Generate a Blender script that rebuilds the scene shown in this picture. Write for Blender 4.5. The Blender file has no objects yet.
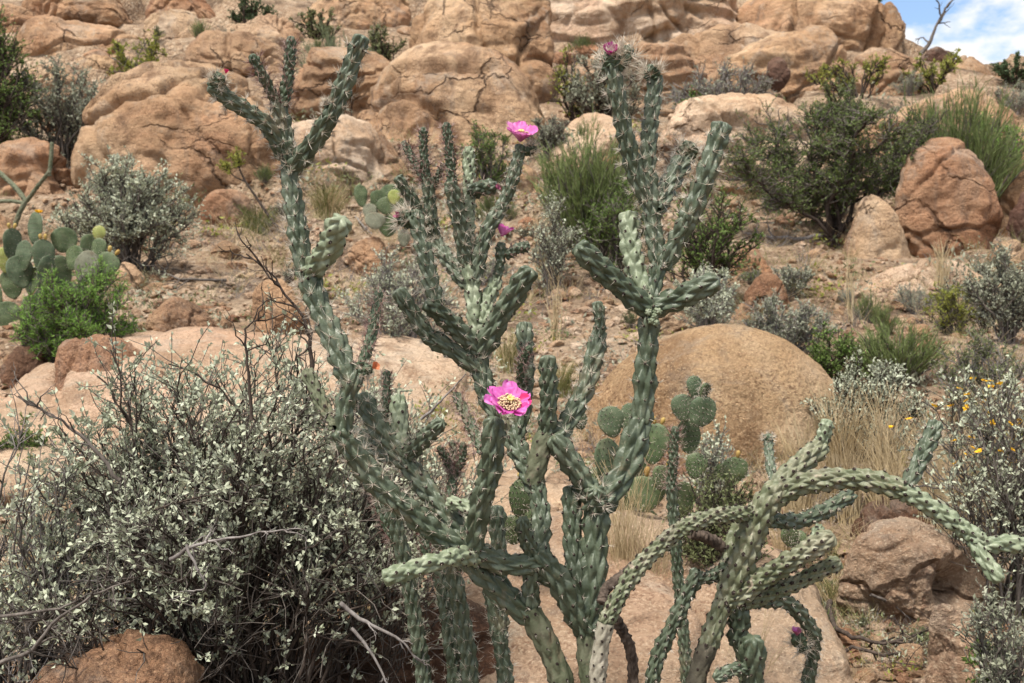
import bpy, bmesh, math, random
import numpy as np
from mathutils import Vector, Matrix

R = math.radians
SC = bpy.context.scene
COL = SC.collection
F, CX, CY, H = 1024.0, 512.0, 341.5, 0.95       # pixels per unit of slope, picture centre, eye height


# ------------------------------------------------------------------ numeric noise
_rng = np.random.RandomState(7)
_perm = np.concatenate([_rng.permutation(256)] * 3)
_grad = _rng.normal(size=(256, 3))
_grad /= np.linalg.norm(_grad, axis=1)[:, None]


def gnoise(p):
    p = np.asarray(p, float)
    i = np.floor(p).astype(int)
    f = p - i
    u = f * f * f * (f * (f * 6 - 15) + 10)
    out = 0
    for dx in (0, 1):
        wx = u[:, 0] if dx else 1 - u[:, 0]
        ix = _perm[(i[:, 0] + dx) & 255]
        for dy in (0, 1):
            wy = u[:, 1] if dy else 1 - u[:, 1]
            iy = _perm[ix + ((i[:, 1] + dy) & 255)]
            for dz in (0, 1):
                wz = u[:, 2] if dz else 1 - u[:, 2]
                g = _grad[_perm[iy + ((i[:, 2] + dz) & 255)]]
                d = f - np.array([dx, dy, dz])
                out = out + wx * wy * wz * np.einsum('ij,ij->i', g, d)
    return out * 1.6


def fbm(p, octv=4, lac=2.07, gain=0.5):
    p = np.asarray(p, float)
    a, s, t = 1.0, 0.0, 0.0
    for k in range(octv):
        s = s + a * gnoise(p + 17.3 * k)
        t += a
        p = p * lac
        a *= gain
    return s / t


def nrm(v):
    v = np.asarray(v, float)
    return v / np.maximum(np.linalg.norm(v, axis=-1, keepdims=True), 1e-9)


# ------------------------------------------------------------------ mesh plumbing
def mk(name, V, faces, mats, parent=None, smooth=True, midx=None, loc=None):
    """faces: list of int arrays (n,3) or (n,4). One mesh object."""
    me = bpy.data.meshes.new(name)
    V = np.asarray(V, np.float32)
    me.vertices.add(len(V))
    me.vertices.foreach_set('co', V.ravel())
    faces = [np.asarray(f, np.int32) for f in faces if len(f)]
    li = np.concatenate([f.ravel() for f in faces])
    tot = np.concatenate([np.full(len(f), f.shape[1], np.int32) for f in faces])
    me.loops.add(len(li))
    me.loops.foreach_set('vertex_index', li)
    me.polygons.add(len(tot))
    me.polygons.foreach_set('loop_start', np.concatenate([[0], np.cumsum(tot)[:-1]]).astype(np.int32))
    if midx is not None:
        me.polygons.foreach_set('material_index', np.asarray(midx, np.int32))
    me.polygons.foreach_set('use_smooth', np.full(len(tot), smooth, bool))
    me.update(calc_edges=True)
    me.validate()
    for m in (mats if isinstance(mats, (list, tuple)) else [mats]):
        me.materials.append(m)
    o = bpy.data.objects.new(name, me)
    COL.objects.link(o)
    if loc is not None:
        o.location = loc
    if parent is not None:
        o.parent = parent
    return o


def tag(o, label, cat, group=None, kind=None):
    if label:
        o['label'] = label
    if cat:
        o['category'] = cat
    if group:
        o['group'] = group
    if kind:
        o['kind'] = kind
    return o


def root(name, loc, label, cat, group=None):
    o = bpy.data.objects.new(name, None)
    o.empty_display_size = 0.1
    o.location = [float(c) for c in loc]
    COL.objects.link(o)
    return tag(o, label, cat, group)


def segs(P0, P1, r0, r1, n=4):
    """many tapered prisms, open ended -> V, F"""
    P0, P1 = np.asarray(P0, float), np.asarray(P1, float)
    N = len(P0)
    r0 = np.broadcast_to(r0, (N,)).astype(float)
    r1 = np.broadcast_to(r1, (N,)).astype(float)
    d = nrm(P1 - P0)
    ref = np.where(np.abs(d[:, 2:3]) < 0.9, np.array([[0, 0, 1.0]]), np.array([[1.0, 0, 0]]))
    a = nrm(np.cross(d, ref))
    b = np.cross(d, a)
    ang = np.arange(n) * 2 * np.pi / n
    ring = a[:, None] * np.cos(ang)[None, :, None] + b[:, None] * np.sin(ang)[None, :, None]
    V = np.concatenate([P0[:, None] + ring * r0[:, None, None], P1[:, None] + ring * r1[:, None, None]], 1)
    base = (np.arange(N) * 2 * n)[:, None]
    k = np.arange(n)
    k2 = (k + 1) % n
    Fq = np.stack([base + k, base + k2, base + n + k2, base + n + k], -1).reshape(-1, 4)
    return V.reshape(-1, 3), Fq


def poly_tubes(P, r_base, r_tip, n=4):
    """P (N,K,3) polylines with linear taper, shared rings -> V, F"""
    P = np.asarray(P, float)
    N, K, _ = P.shape
    T = np.zeros_like(P)
    T[:, 1:-1] = P[:, 2:] - P[:, :-2]
    T[:, 0] = P[:, 1] - P[:, 0]
    T[:, -1] = P[:, -1] - P[:, -2]
    T = nrm(T)
    d0 = nrm(P[:, -1] - P[:, 0])
    ref = np.where(np.abs(d0[:, 2:3]) < 0.85, np.array([[0, 0, 1.0]]), np.array([[1.0, 0.2, 0]]))
    a = nrm(np.cross(T, ref[:, None]))
    b = np.cross(T, a)
    ang = np.arange(n) * 2 * np.pi / n
    ring = a[:, :, None] * np.cos(ang)[None, None, :, None] + b[:, :, None] * np.sin(ang)[None, None, :, None]
    t = np.linspace(0, 1, K)[None]
    rr = np.reshape(r_base, (-1, 1)) * (1 - t) + np.reshape(r_tip, (-1, 1)) * t
    rr = np.broadcast_to(rr, (N, K))
    V = P[:, :, None] + ring * rr[:, :, None, None]
    base = (np.arange(N) * K * n)[:, None, None] + (np.arange(K - 1) * n)[None, :, None]
    k = np.arange(n)
    k2 = (k + 1) % n
    Fq = np.stack([base + k, base + k2, base + n + k2, base + n + k], -1).reshape(-1, 4)
    return V.reshape(-1, 3), Fq


def join(parts):
    Vs, Fs, o = [], [], 0
    for V, Fq in parts:
        Vs.append(V)
        Fs.append(np.asarray(Fq) + o)
        o += len(V)
    return np.concatenate(Vs), Fs


# ------------------------------------------------------------------ terrain
_ty = [-60, 0, 1.4, 2.2, 2.6, 3.2, 4, 5, 6.5, 8.5, 11, 14, 18, 23, 28, 34, 45, 100, 400]
_tz = [-.6, -.02, .03, .07, .09, .15, .33, .59, .99, 1.54, 2.41, 3.63, 5.62, 8.5, 11.4, 13.5, 14, 8, 0]
_gy = np.concatenate([np.arange(-60, 60, .05), np.arange(60, 420, 1)])
_gz = np.interp(_gy, _ty, _tz)
_ker = np.hanning(21)
_gz = np.convolve(np.pad(_gz, 10, mode='edge'), _ker / _ker.sum(), 'valid')


def plates(x, y):
    """broken bedrock: tilted plates with worn joints between them"""
    u, v = x / 2.3, y / 1.25
    w = np.stack([u * .8, v * .8, 0 * u], -1)
    u = u + .35 * gnoise(w)
    v = v + .35 * gnoise(w + 9.1)
    iu, iv = np.floor(u).astype(int), np.floor(v).astype(int)
    f1 = np.full(u.shape, 9.)
    f2 = np.full(u.shape, 9.)
    hh = np.zeros(u.shape)
    for du in (-1, 0, 1):
        for dv in (-1, 0, 1):
            a, b = iu + du, iv + dv
            h1 = _perm[_perm[a & 255] + (b & 255)]
            h2 = _perm[h1 + 57]
            h3 = _perm[h2 + 91]
            h4 = _perm[h3 + 13]
            ex, ey = u - a - h1 / 255., v - b - h2 / 255.
            d = ex * ex + ey * ey
            z = (h3 / 255. - .5) * .62 + ex * (h4 / 255. - .5) * .5 - ey * (h2 / 255. * .35)
            nw = d < f1
            f2 = np.where(nw, f1, np.minimum(f2, d))
            hh = np.where(nw, z, hh)
            f1 = np.where(nw, d, f1)
    e = np.sqrt(f2) - np.sqrt(f1)
    k = np.clip(e / .16, 0, 1)
    return hh * (k * k * (3 - 2 * k)) - .26 * (1 - k)


def terrain(x, y):
    x, y = np.asarray(x, float), np.asarray(y, float)
    z = np.interp(y, _gy, _gz)
    zm = np.interp(x, [-400, 5.0, 6.8, 7.6, 8.75, 10, 14, 30, 400], [20, 20, 7.9, 7.0, 6.35, 5.7, 4.2, 3, 0])
    k = 0.25
    z = np.where(z > zm + 3, zm, -k * np.log(np.exp(-np.clip(z, -9, 30) / k) + np.exp(-zm / k)))
    p = np.stack([x, y, 0 * x], -1).reshape(-1, 3)
    amp = np.clip((y - 1.0) / 6, 0.15, 1)
    n = fbm(p * 0.45, 3).reshape(x.shape) * .22 + fbm(p * 2.1 + 5, 3).reshape(x.shape) * .07
    z = z + n * amp
    m = (y > 6.8) & (y < 40) & (np.abs(x) < 28)
    if m.any():
        q = np.zeros(x.shape)
        q[m] = plates(x[m], y[m]) * np.clip((y[m] - 6.8) / 5, 0, 1) * .9
        z = z + q
    return z


def at(px, py, Y):
    return np.array([(px - CX) / F * Y, Y, H - (py - CY) / F * Y])


_S = 1.5 * (45 / 1.5) ** np.linspace(0, 1, 300)


def hits(px, py):
    """where the lines of sight through these picture points meet the ground"""
    px, py = np.atleast_1d(px).astype(float), np.atleast_1d(py).astype(float)
    X = (px[:, None] - CX) / F * _S
    Z = H - (py[:, None] - CY) / F * _S
    g = terrain(X, np.broadcast_to(_S, X.shape))
    below = Z <= g
    i = np.where(below.any(1), below.argmax(1), len(_S) - 1)
    i = np.maximum(i, 1)
    r = np.arange(len(px))
    a0, a1 = (Z - g)[r, i - 1], (Z - g)[r, i]
    t = np.clip(a0 / np.maximum(a0 - a1, 1e-6), 0, 1)
    Y = _S[i - 1] * (1 - t) + _S[i] * t
    x = (px - CX) / F * Y
    return np.stack([x, Y, terrain(x, Y)], -1)


def hit(px, py):
    return hits([px], [py])[0]


# ------------------------------------------------------------------ materials
def newmat(name):
    m = bpy.data.materials.new(name)
    m.use_nodes = True
    nt = m.node_tree
    for n in list(nt.nodes):
        if n.type != 'OUTPUT_MATERIAL':
            nt.nodes.remove(n)
    return m, nt, nt.nodes, nt.links


class NB:
    """tiny node builder"""
    def __init__(self, name):
        self.m, self.nt, self.N, self.L = newmat(name)
        self.out = [n for n in self.N if n.type == 'OUTPUT_MATERIAL'][0]
        self.geo = self.N.new('ShaderNodeNewGeometry')
        self.pos = self.geo.outputs['Position']

    def put(self, sock, v):
        if isinstance(v, bpy.types.NodeSocket):
            self.L.new(v, sock)
        elif isinstance(v, (tuple, list)) and len(v) == 3 and sock.type == 'RGBA':
            sock.default_value = (*v, 1)
        else:
            sock.default_value = v

    def noise(self, scale, detail=6, rough=.55, dist=0.0, vec=None, which='Fac'):
        n = self.N.new('ShaderNodeTexNoise')
        self.put(n.inputs['Vector'], vec if vec is not None else self.pos)
        n.inputs['Scale'].default_value = scale
        n.inputs['Detail'].default_value = detail
        n.inputs['Roughness'].default_value = rough
        n.inputs['Distortion'].default_value = dist
        return n.outputs[which]

    def voro(self, scale, feature='F1', vec=None, which='Distance', rnd=1.0):
        n = self.N.new('ShaderNodeTexVoronoi')
        n.feature = feature
        self.put(n.inputs['Vector'], vec if vec is not None else self.pos)
        n.inputs['Scale'].default_value = scale
        n.inputs['Randomness'].default_value = rnd
        return n.outputs[which]

    def mapv(self, scale=(1, 1, 1), rot=(0, 0, 0), vec=None):
        n = self.N.new('ShaderNodeMapping')
        self.put(n.inputs['Vector'], vec if vec is not None else self.pos)
        n.inputs['Scale'].default_value = scale
        n.inputs['Rotation'].default_value = rot
        return n.outputs[0]

    def ramp(self, fac, stops, interp='LINEAR'):
        n = self.N.new('ShaderNodeValToRGB')
        self.put(n.inputs[0], fac)
        n.color_ramp.interpolation = interp
        e = n.color_ramp.elements
        while len(e) < len(stops):
            e.new(0.5)
        for k, (p, c) in enumerate(stops):
            e[k].position = p
            e[k].color = (*c, 1) if not isinstance(c, (int, float)) else (c, c, c, 1)
        return n.outputs[0]

    def mix(self, fac, a, b, mode='MIX'):
        n = self.N.new('ShaderNodeMix')
        n.data_type = 'RGBA'
        n.blend_type = mode
        self.put(n.inputs[0], fac)
        self.put(n.inputs[6], a)
        self.put(n.inputs[7], b)
        return n.outputs[2]

    def math(self, op, a, b=0.0, c=0.0):
        n = self.N.new('ShaderNodeMath')
        n.operation = op
        self.put(n.inputs[0], a)
        self.put(n.inputs[1], b)
        self.put(n.inputs[2], c)
        return n.outputs[0]

    def vadd(self, a, b, s=1.0):
        n = self.N.new('ShaderNodeVectorMath')
        n.operation = 'MULTIPLY_ADD'
        self.put(n.inputs[0], b)
        n.inputs[1].default_value = (s, s, s)
        self.put(n.inputs[2], a)
        return n.outputs[0]

    def bump(self, h, strength=.5, dist=.02, normal=None):
        n = self.N.new('ShaderNodeBump')
        self.put(n.inputs['Height'], h)
        n.inputs['Strength'].default_value = strength
        n.inputs['Distance'].default_value = dist
        if normal is not None:
            self.put(n.inputs['Normal'], normal)
        return n.outputs[0]

    def bsdf(self, col, rough=.8, normal=None, spec=.3, transl=0.0, sheen=0.0, sss=0.0):
        p = self.N.new('ShaderNodeBsdfPrincipled')
        self.put(p.inputs['Base Color'], col)
        self.put(p.inputs['Roughness'], rough)
        p.inputs['Specular IOR Level'].default_value = spec
        if normal is not None:
            self.put(p.inputs['Normal'], normal)
        if sheen:
            p.inputs['Sheen Weight'].default_value = sheen
        sh = p.outputs[0]
        if transl:
            t = self.N.new('ShaderNodeBsdfTranslucent')
            self.put(t.inputs[0], col)
            mx = self.N.new('ShaderNodeMixShader')
            mx.inputs[0].default_value = transl
            self.L.new(sh, mx.inputs[1])
            self.L.new(t.outputs[0], mx.inputs[2])
            sh = mx.outputs[0]
        self.L.new(sh, self.out.inputs[0])
        return self.m


def rock_mat(name, dark, mid, light, stain=(.10, .06, .045), scale=1.0, grain=1.0, crack=1.0, lichen=.25):
    b = NB(name)
    warp = b.noise(1.3 * scale, 4, .6, which='Color')
    wp = b.vadd(b.pos, warp, .35)
    big = b.noise(.75 * scale, 7, .6, .4)
    col = b.ramp(big, [(.36, dark), (.48, mid), (.60, light)])
    col = b.mix(b.ramp(b.noise(.5 * scale, 5, .6), [(.48, 0.), (.62, .5)]), col, tuple(c * f for c, f in zip(mid, (1.02, .86, .86))))
    oi = b.N.new('ShaderNodeObjectInfo')
    col = b.mix(1.0, col, b.ramp(oi.outputs['Random'], [(.0, (.86, .82, .82)), (.35, (1.0, .98, .98)), (.65, (1.06, 1.0, .95)), (1., (.98, .90, .87))]), 'MULTIPLY')
    # bedding tones, thin weathered bands
    band = b.noise(2.2 * scale, 6, .62, .2, vec=b.mapv((.5, .5, 3.2), (R(14), R(9), 0), wp))
    col = b.mix(b.ramp(band, [(.42, 0.), (.62, .55)]), col, tuple(c * .74 for c in mid))
    # iron stains
    st = b.noise(2.4 * scale, 9, .7, .6, vec=b.mapv((1, 1, .45)))
    col = b.mix(b.ramp(st, [(.50, 0.), (.62, .8)]), col, tuple(.55 * m + .45 * s for m, s in zip(dark, stain)))
    # pale mineral / lichen patches
    li = b.noise(4.3 * scale, 9, .66, .3, vec=wp)
    col = b.mix(b.ramp(li, [(.58, 0.), (.68, lichen)]), col, (.50, .46, .38))
    # speckle
    sp = b.noise(55, 3, .7)
    spg = b.ramp(b.noise(1.9 * scale, 6, .65), [(.40, .05), (.60, 1.)])
    col = b.mix(b.math('MULTIPLY', b.ramp(sp, [(.34, .8), (.50, 0.)]), spg), col, stain)
    # grey weathering and run-off streaks
    ws = b.noise(3.1, 7, .65, .5, vec=b.mapv((1.6, 1.6, .22)))
    col = b.mix(b.ramp(ws, [(.56, 0.), (.66, .42)]), col, (.17, .135, .11))
    col = b.mix(b.ramp(b.noise(1.4 * scale, 8, .7, .8), [(.55, 0.), (.63, .35)]), col, (.42, .37, .31))
    sp2 = b.noise(110, 2, .6)
    col = b.mix(b.ramp(sp2, [(.55, 0.), (.72, .35)]), col, tuple(min(1, c * 1.45) for c in light))
    # joints in the stone
    cr = b.voro(.85 * scale, 'DISTANCE_TO_EDGE', vec=b.mapv((1, 1, 1.6), (R(20), R(-12), R(33)), b.vadd(b.pos, warp, .7)))
    crk = b.ramp(cr, [(0., 1.), (.022, 0.)])
    gate = b.ramp(b.noise(1.1 * scale, 3), [(.46, 0.), (.58, 1.)])
    crk = b.math('MULTIPLY', crk, gate)
    col = b.mix(b.math('MULTIPLY', crk, .55 * crack), col, tuple(c * .8 for c in stain))
    h = b.math('ADD', b.math('MULTIPLY', b.noise(7 * scale, 10, .66, .3), 1.0),
               b.math('MULTIPLY', b.noise(38, 6, .7), .38 * grain))
    h = b.math('ADD', h, b.math('MULTIPLY', band, .6))
    h = b.math('SUBTRACT', h, b.math('MULTIPLY', crk, .9 * crack))
    nm = b.bump(h, 1.0, .11)
    nm = b.bump(b.noise(130, 3, .7), .35 * grain, .006, nm)
    return b.bsdf(col, .92, nm, .2)


def leaf_mat(name, c1, c2, c3, transl=.22, rough=.6, scale=22):
    b = NB(name)
    n = b.noise(scale, 3, .6)
    col = b.ramp(n, [(.32, c1), (.5, c2), (.68, c3)])
    big = b.noise(3.5, 2, .5)
    col = b.mix(b.ramp(big, [(.4, 0.), (.65, .4)]), col, c3)
    return b.bsdf(col, rough, None, .25, transl)


def bark_mat(name, c1, c2, scale=60):
    b = NB(name)
    n = b.noise(scale, 4, .7, vec=b.mapv((1, 1, .35)))
    col = b.ramp(n, [(.35, c1), (.65, c2)])
    return b.bsdf(col, .9, b.bump(n, .5, .004), .15)


M = {}
M['rock'] = rock_mat('sandstone', (.275, .158, .086), (.46, .298, .175), (.60, .435, .285))
M['rock_red'] = rock_mat('rust_sandstone', (.25, .125, .068), (.40, .225, .128), (.53, .35, .22), crack=1.1)
M['rock_pale'] = rock_mat('pale_granite', (.47, .31, .19), (.63, .46, .315), (.71, .565, .42), stain=(.24, .13, .08), lichen=.4, crack=.7)
M['rock_gold'] = rock_mat('grainy_granite', (.39, .235, .118), (.60, .40, .22), (.71, .525, .335), stain=(.17, .09, .05), lichen=.2, crack=.25, grain=1.9)
M['rock_dark'] = rock_mat('dark_varnished_stone', (.075, .045, .034), (.13, .075, .055), (.22, .14, .10), lichen=.1)
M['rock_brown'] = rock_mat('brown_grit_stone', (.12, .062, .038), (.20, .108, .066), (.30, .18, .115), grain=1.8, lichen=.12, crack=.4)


def ground_mat():
    b = NB('stony_soil')
    n = b.noise(.8, 7, .62, .3)
    col = b.ramp(n, [(.36, (.20, .13, .083)), (.5, (.37, .255, .165)), (.62, (.52, .39, .275))])
    # gravel
    for sc, amt in ((34, .8), (13, .7)):
        cell = b.voro(sc, 'F1', which='Color')
        tone = b.ramp(cell, [(.1, (.16, .09, .06)), (.5, (.46, .32, .21)), (.9, (.62, .50, .38))])
        edge = b.voro(sc, 'DISTANCE_TO_EDGE')
        msk = b.math('MULTIPLY', b.ramp(edge, [(.04, 0.), (.16, 1.)]), b.ramp(b.noise(2.3 * sc / 13, 4), [(.42, 0.), (.56, amt)]))
        col = b.mix(msk, col, tone)
    # humus and dead litter
    col = b.mix(b.ramp(b.noise(1.7, 8, .7), [(.48, 0.), (.64, .75)]), col, (.095, .066, .048))
    h = b.math('ADD', b.math('MULTIPLY', b.voro(13), -.8), b.math('MULTIPLY', b.noise(30, 8, .7), .7))
    h = b.math('ADD', h, b.math('MULTIPLY', b.voro(34), -.4))
    return b.bsdf(col, .95, b.bump(h, 1.0, .09), .15)


M['ground'] = ground_mat()


def cactus_mat(name, c1, c2, c3, blotch, amt, rough=.5):
    b = NB(name)
    n = b.noise(26, 5, .6, .3)
    col = b.ramp(n, [(.3, c1), (.5, c2), (.7, c3)])
    col = b.mix(b.ramp(b.noise(9, 4, .6), [(.45, 0.), (.7, .55)]), col, c3)
    bl = b.noise(70, 6, .7, .5)
    col = b.mix(b.ramp(bl, [(.58, 0.), (.70, amt)]), col, blotch)
    br = b.noise(13, 6, .65, .4)
    col = b.mix(b.ramp(br, [(.60, 0.), (.72, amt * .9)]), col, tuple(.35 * c for c in blotch))
    ck = b.noise(7, 5, .7, .8)
    col = b.mix(b.ramp(ck, [(.585, 0.), (.645, .8 * amt)]), col, (.17, .135, .085))
    h = b.math('ADD', b.noise(240, 3, .6), b.math('MULTIPLY', b.noise(60, 5, .6), 1.2))
    return b.bsdf(col, rough, b.bump(h, .35, .0022), .35)


M['stem'] = cactus_mat('cholla_green', (.038, .052, .030), (.068, .087, .054), (.128, .150, .104), (.24, .22, .145), .6, .38)
M['stem_pale'] = cactus_mat('cholla_glaucous', (.11, .138, .080), (.165, .195, .122), (.26, .285, .195), (.36, .36, .29), .35, .42)
M['stem_dark'] = cactus_mat('cholla_young', (.028, .044, .022), (.044, .064, .034), (.072, .098, .056), (.12, .07, .05), .5)
M['stem_old'] = cactus_mat('cholla_corky', (.058, .070, .036), (.088, .100, .056), (.145, .145, .095), (.16, .125, .09), .9, .75)
M['stem_right'] = cactus_mat('cholla_sunburnt', (.072, .085, .042), (.125, .138, .078), (.245, .235, .165), (.38, .295, .23), .8, .45)
M['stem_grey'] = cactus_mat('cholla_grey', (.17, .155, .115), (.25, .23, .175), (.36, .325, .26), (.13, .1, .07), .85, .8)
M['stem_bark'] = cactus_mat('cholla_black_bark', (.030, .024, .018), (.060, .050, .036), (.115, .110, .075), (.20, .16, .12), .7, .85)
M['dead'] = bark_mat('dead_cholla_wood', (.03, .022, .018), (.125, .095, .075), 90)
M['areole'] = NB('areole_felt').bsdf((.022, .014, .011), .9)


def spine_mat(name, c1, c2):
    b = NB(name)
    return b.bsdf(b.ramp(b.noise(120, 2), [(.4, c1), (.6, c2)]), .5, None, .3, .15)


M['spine'] = spine_mat('straw_spines', (.46, .38, .30), (.74, .68, .58))
M['spine_grey'] = spine_mat('grey_spines', (.20, .16, .14), (.45, .40, .35))
M['spine_red'] = spine_mat('reddish_spines', (.16, .06, .055), (.55, .42, .36))
M['pad'] = cactus_mat('prickly_pear_pad', (.042, .064, .026), (.066, .094, .038), (.112, .14, .066), (.25, .25, .14), .25, .55)
M['pad_blue'] = cactus_mat('prickly_pear_bluegreen', (.040, .062, .030), (.064, .090, .045), (.108, .136, .076), (.25, .27, .19), .25, .55)
M['pad_yellow'] = cactus_mat('prickly_pear_new', (.20, .23, .06), (.27, .30, .08), (.33, .34, .12), (.33, .25, .1), .3, .5)
M['pad_grey'] = cactus_mat('prickly_pear_scarred', (.12, .13, .085), (.17, .175, .12), (.22, .22, .16), (.13, .1, .07), .8, .8)
M['fruit'] = leaf_mat('ripe_fruit', (.24, .13, .035), (.34, .22, .06), (.40, .30, .1), .05)
M['magenta'] = leaf_mat('magenta_petal', (.44, .045, .26), (.57, .09, .40), (.76, .30, .60), .3, .45, 45)
M['petal_red'] = leaf_mat('red_petal', (.55, .02, .06), (.62, .03, .16), (.68, .06, .3), .3, .45, 45)
M['petal_dull'] = leaf_mat('withered_petal', (.30, .05, .14), (.40, .09, .2), (.45, .2, .25), .2, .7, 45)
M['petal_orange'] = leaf_mat('dried_petal', (.5, .10, .04), (.6, .17, .07), (.45, .2, .1), .2, .7, 80)
M['cream'] = NB('pollen_cream').bsdf((.62, .49, .30), .7)
M['filament'] = NB('filament_pink').bsdf((.36, .06, .10), .7)
M['stigma'] = NB('stigma_yellow').bsdf((.64, .55, .20), .6)
M['magenta_deep'] = leaf_mat('deep_magenta_petal', (.34, .008, .15), (.46, .018, .24), (.58, .06, .36), .2, .5, 60)
M['yellow'] = NB('yellow_ray_petal').bsdf((.80, .46, .02), .6, None, .3, .2)
M['twig_dark'] = bark_mat('dark_twig', (.022, .016, .013), (.085, .064, .052))
M['twig_grey'] = bark_mat('grey_twig', (.10, .085, .078), (.27, .245, .23))
M['twig_mid'] = bark_mat('brown_twig', (.050, .041, .035), (.165, .142, .125))
M['leaf_silver'] = leaf_mat('silver_leaf', (.25, .275, .175), (.40, .425, .305), (.55, .575, .45), .15, .7, 30)
M['leaf_sage'] = leaf_mat('sage_leaf', (.165, .175, .118), (.255, .265, .19), (.37, .38, .29), .15, .75)
M['leaf_green'] = leaf_mat('green_leaf', (.065, .11, .022), (.105, .165, .036), (.16, .23, .06))
M['leaf_bright'] = leaf_mat('bright_leaf', (.10, .20, .03), (.15, .28, .05), (.23, .36, .085), .3)
M['leaf_yellow'] = leaf_mat('yellowgreen_leaf', (.16, .19, .03), (.24, .26, .045), (.32, .31, .08), .3)
M['leaf_dark'] = leaf_mat('dark_leaf', (.030, .050, .020), (.05, .082, .033), (.085, .125, .055))
M['leaf_olive'] = leaf_mat('olive_leaf', (.09, .11, .042), (.14, .16, .068), (.20, .22, .105))
M['broom'] = leaf_mat('broom_stem', (.085, .115, .034), (.135, .175, .055), (.20, .235, .09), .1)
M['broom_grey'] = leaf_mat('greygreen_stem', (.10, .12, .058), (.15, .175, .09), (.215, .24, .14), .1)
M['straw'] = leaf_mat('dry_straw', (.34, .245, .125), (.50, .385, .22), (.66, .54, .36), .2, .7, 8)
M['grass'] = leaf_mat('olive_grass', (.14, .15, .045), (.20, .20, .07), (.33, .28, .13), .2, .7, 8)

# ------------------------------------------------------------------ rocks
_ico = {}


def ico(n):
    if n not in _ico:
        bm = bmesh.new()
        bmesh.ops.create_icosphere(bm, subdivisions=n, radius=1)
        bm.verts.ensure_lookup_table()
        _ico[n] = (np.array([v.co[:] for v in bm.verts]), np.array([[v.index for v in f.verts] for f in bm.faces]))
        bm.free()
    return _ico[n]


def rock_verts(seed, dims, sub, facets=19, sharp=15, rough=.05, fissures=5, strata=0.0, blunt=1.0, dent=None, boxy=0):
    rng = np.random.RandomState(seed)
    D, Fc = ico(sub)
    nv = nrm(rng.normal(size=(facets, 3)) * np.array([1, 1, .9]))
    dd = rng.uniform(.70, 1.0, facets)
    acc = (np.linalg.norm(D, axis=1) / (1.02 * blunt)) ** sharp
    for n, d in zip(nv, dd):
        acc = acc + np.clip(D @ n / d, 0, None) ** sharp
    r = acc ** (-1.0 / sharp)
    if boxy:
        r = np.minimum((np.abs(D) ** boxy).sum(1) ** (-1.0 / boxy), r * 1.25)
    P = D * r[:, None]
    P = P / np.abs(P).max(0)
    dims = np.asarray(dims, float)
    sc = dims / 2
    m = float(np.prod(dims) ** (1 / 3))
    V = P * sc
    q = V / m + seed * 3.7
    off = fbm(q * 1.5, 2) * rough * 1.3 + fbm(q * 5, 5, gain=.58) * rough * .95
    bl = np.abs(gnoise(q * 3.1 + 21)) * .6 + np.abs(gnoise(q * 7.3 + 5)) * .3
    off -= (.35 - bl) * rough * .55
    ridg = 1 - np.abs(gnoise(q * 2.6 + 3))
    off -= np.clip(ridg - .86, 0, 1) * rough * 3.0
    for k in range(fissures):
        n = nrm(rng.normal(size=3) * np.array([1, .6, 1.2]))
        c = rng.uniform(-.45, .45)
        f = np.abs(V @ n / m - c + .10 * gnoise(q * 2.2 + k * 9) + .03 * gnoise(q * 8 + k))
        gate = np.clip(gnoise(q * 1.1 + 31 * k) * 3 + .6, 0, 1)
        off -= np.exp(-(f / .016) ** 2) * .045 * gate
        step = 1 / (1 + np.exp(-(V @ n / m - c + .10 * gnoise(q * 2.2 + k * 9)) / .012))
        off += (step - .5) * .022 * rng.choice([-1, 1])
    if strata:
        zz = V[:, 2] / m * 7 + gnoise(q * 1.3) * 1.2 + .35 * V[:, 0] / m
        off += strata * (np.abs((zz % 1) - .5) - .25) * .12
    if dent:
        dv, dw, dd_ = dent
        g = 1 - D @ nrm(np.array(dv, float))
        off -= dd_ * np.exp(-(g / dw) ** 2) * (1 + .25 * gnoise(q * 3))
    nn = nrm(P / (sc / sc.max()))
    V = V + nn * (off * m)[:, None]
    return V, Fc


def rock(box, label, Y=None, dr=.8, roll=0, pitch=0, yaw=0, seed=0, mat='rock', name='boulder', cat='rock', grow=.8, sub=None,
         group=None, **kw):
    x0, y0, x1, y1 = box
    if Y is None:
        Y = hit((x0 + x1) / 2, y1)[1]
    wpx, hpx = x1 - x0, y1 - y0
    w = wpx / F * Y
    d = w * dr
    Yc = Y + .35 * d
    w = wpx / F * Yc
    h = hpx / F * Yc
    top = at((x0 + x1) / 2, y0, Yc)
    hh = h * (1 + grow)
    cen = top - np.array([0, 0, hh / 2])
    if sub is None:
        sub = 7 if wpx > 110 else (6 if wpx > 45 else 5)
    V, Fc = rock_verts(seed + 1, (w, d, hh), sub, **kw)
    Mx = np.array(Matrix.Rotation(R(-roll), 3, 'Y') @ Matrix.Rotation(R(pitch), 3, 'X') @ Matrix.Rotation(R(yaw), 3, 'Z'))
    V = V @ Mx.T
    base = np.array([cen[0], cen[1], cen[2] - hh * .3])
    o = mk(name, V + (cen - base), [Fc], M[mat], loc=base)
    return tag(o, label, cat, group)


def slab(x, Y, z, dims, label, pitch=15, roll=0, yaw=0, seed=0, mat='rock_pale', sub=7, **kw):
    V, Fc = rock_verts(seed + 1, dims, sub, **kw)
    Mx = np.array(Matrix.Rotation(R(-roll), 3, 'Y') @ Matrix.Rotation(R(pitch), 3, 'X') @ Matrix.Rotation(R(yaw), 3, 'Z'))
    o = mk('rock_slab', V @ Mx.T, [Fc], M[mat], loc=(x, Y, z))
    return tag(o, label, 'rock', kind='thing')


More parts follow.
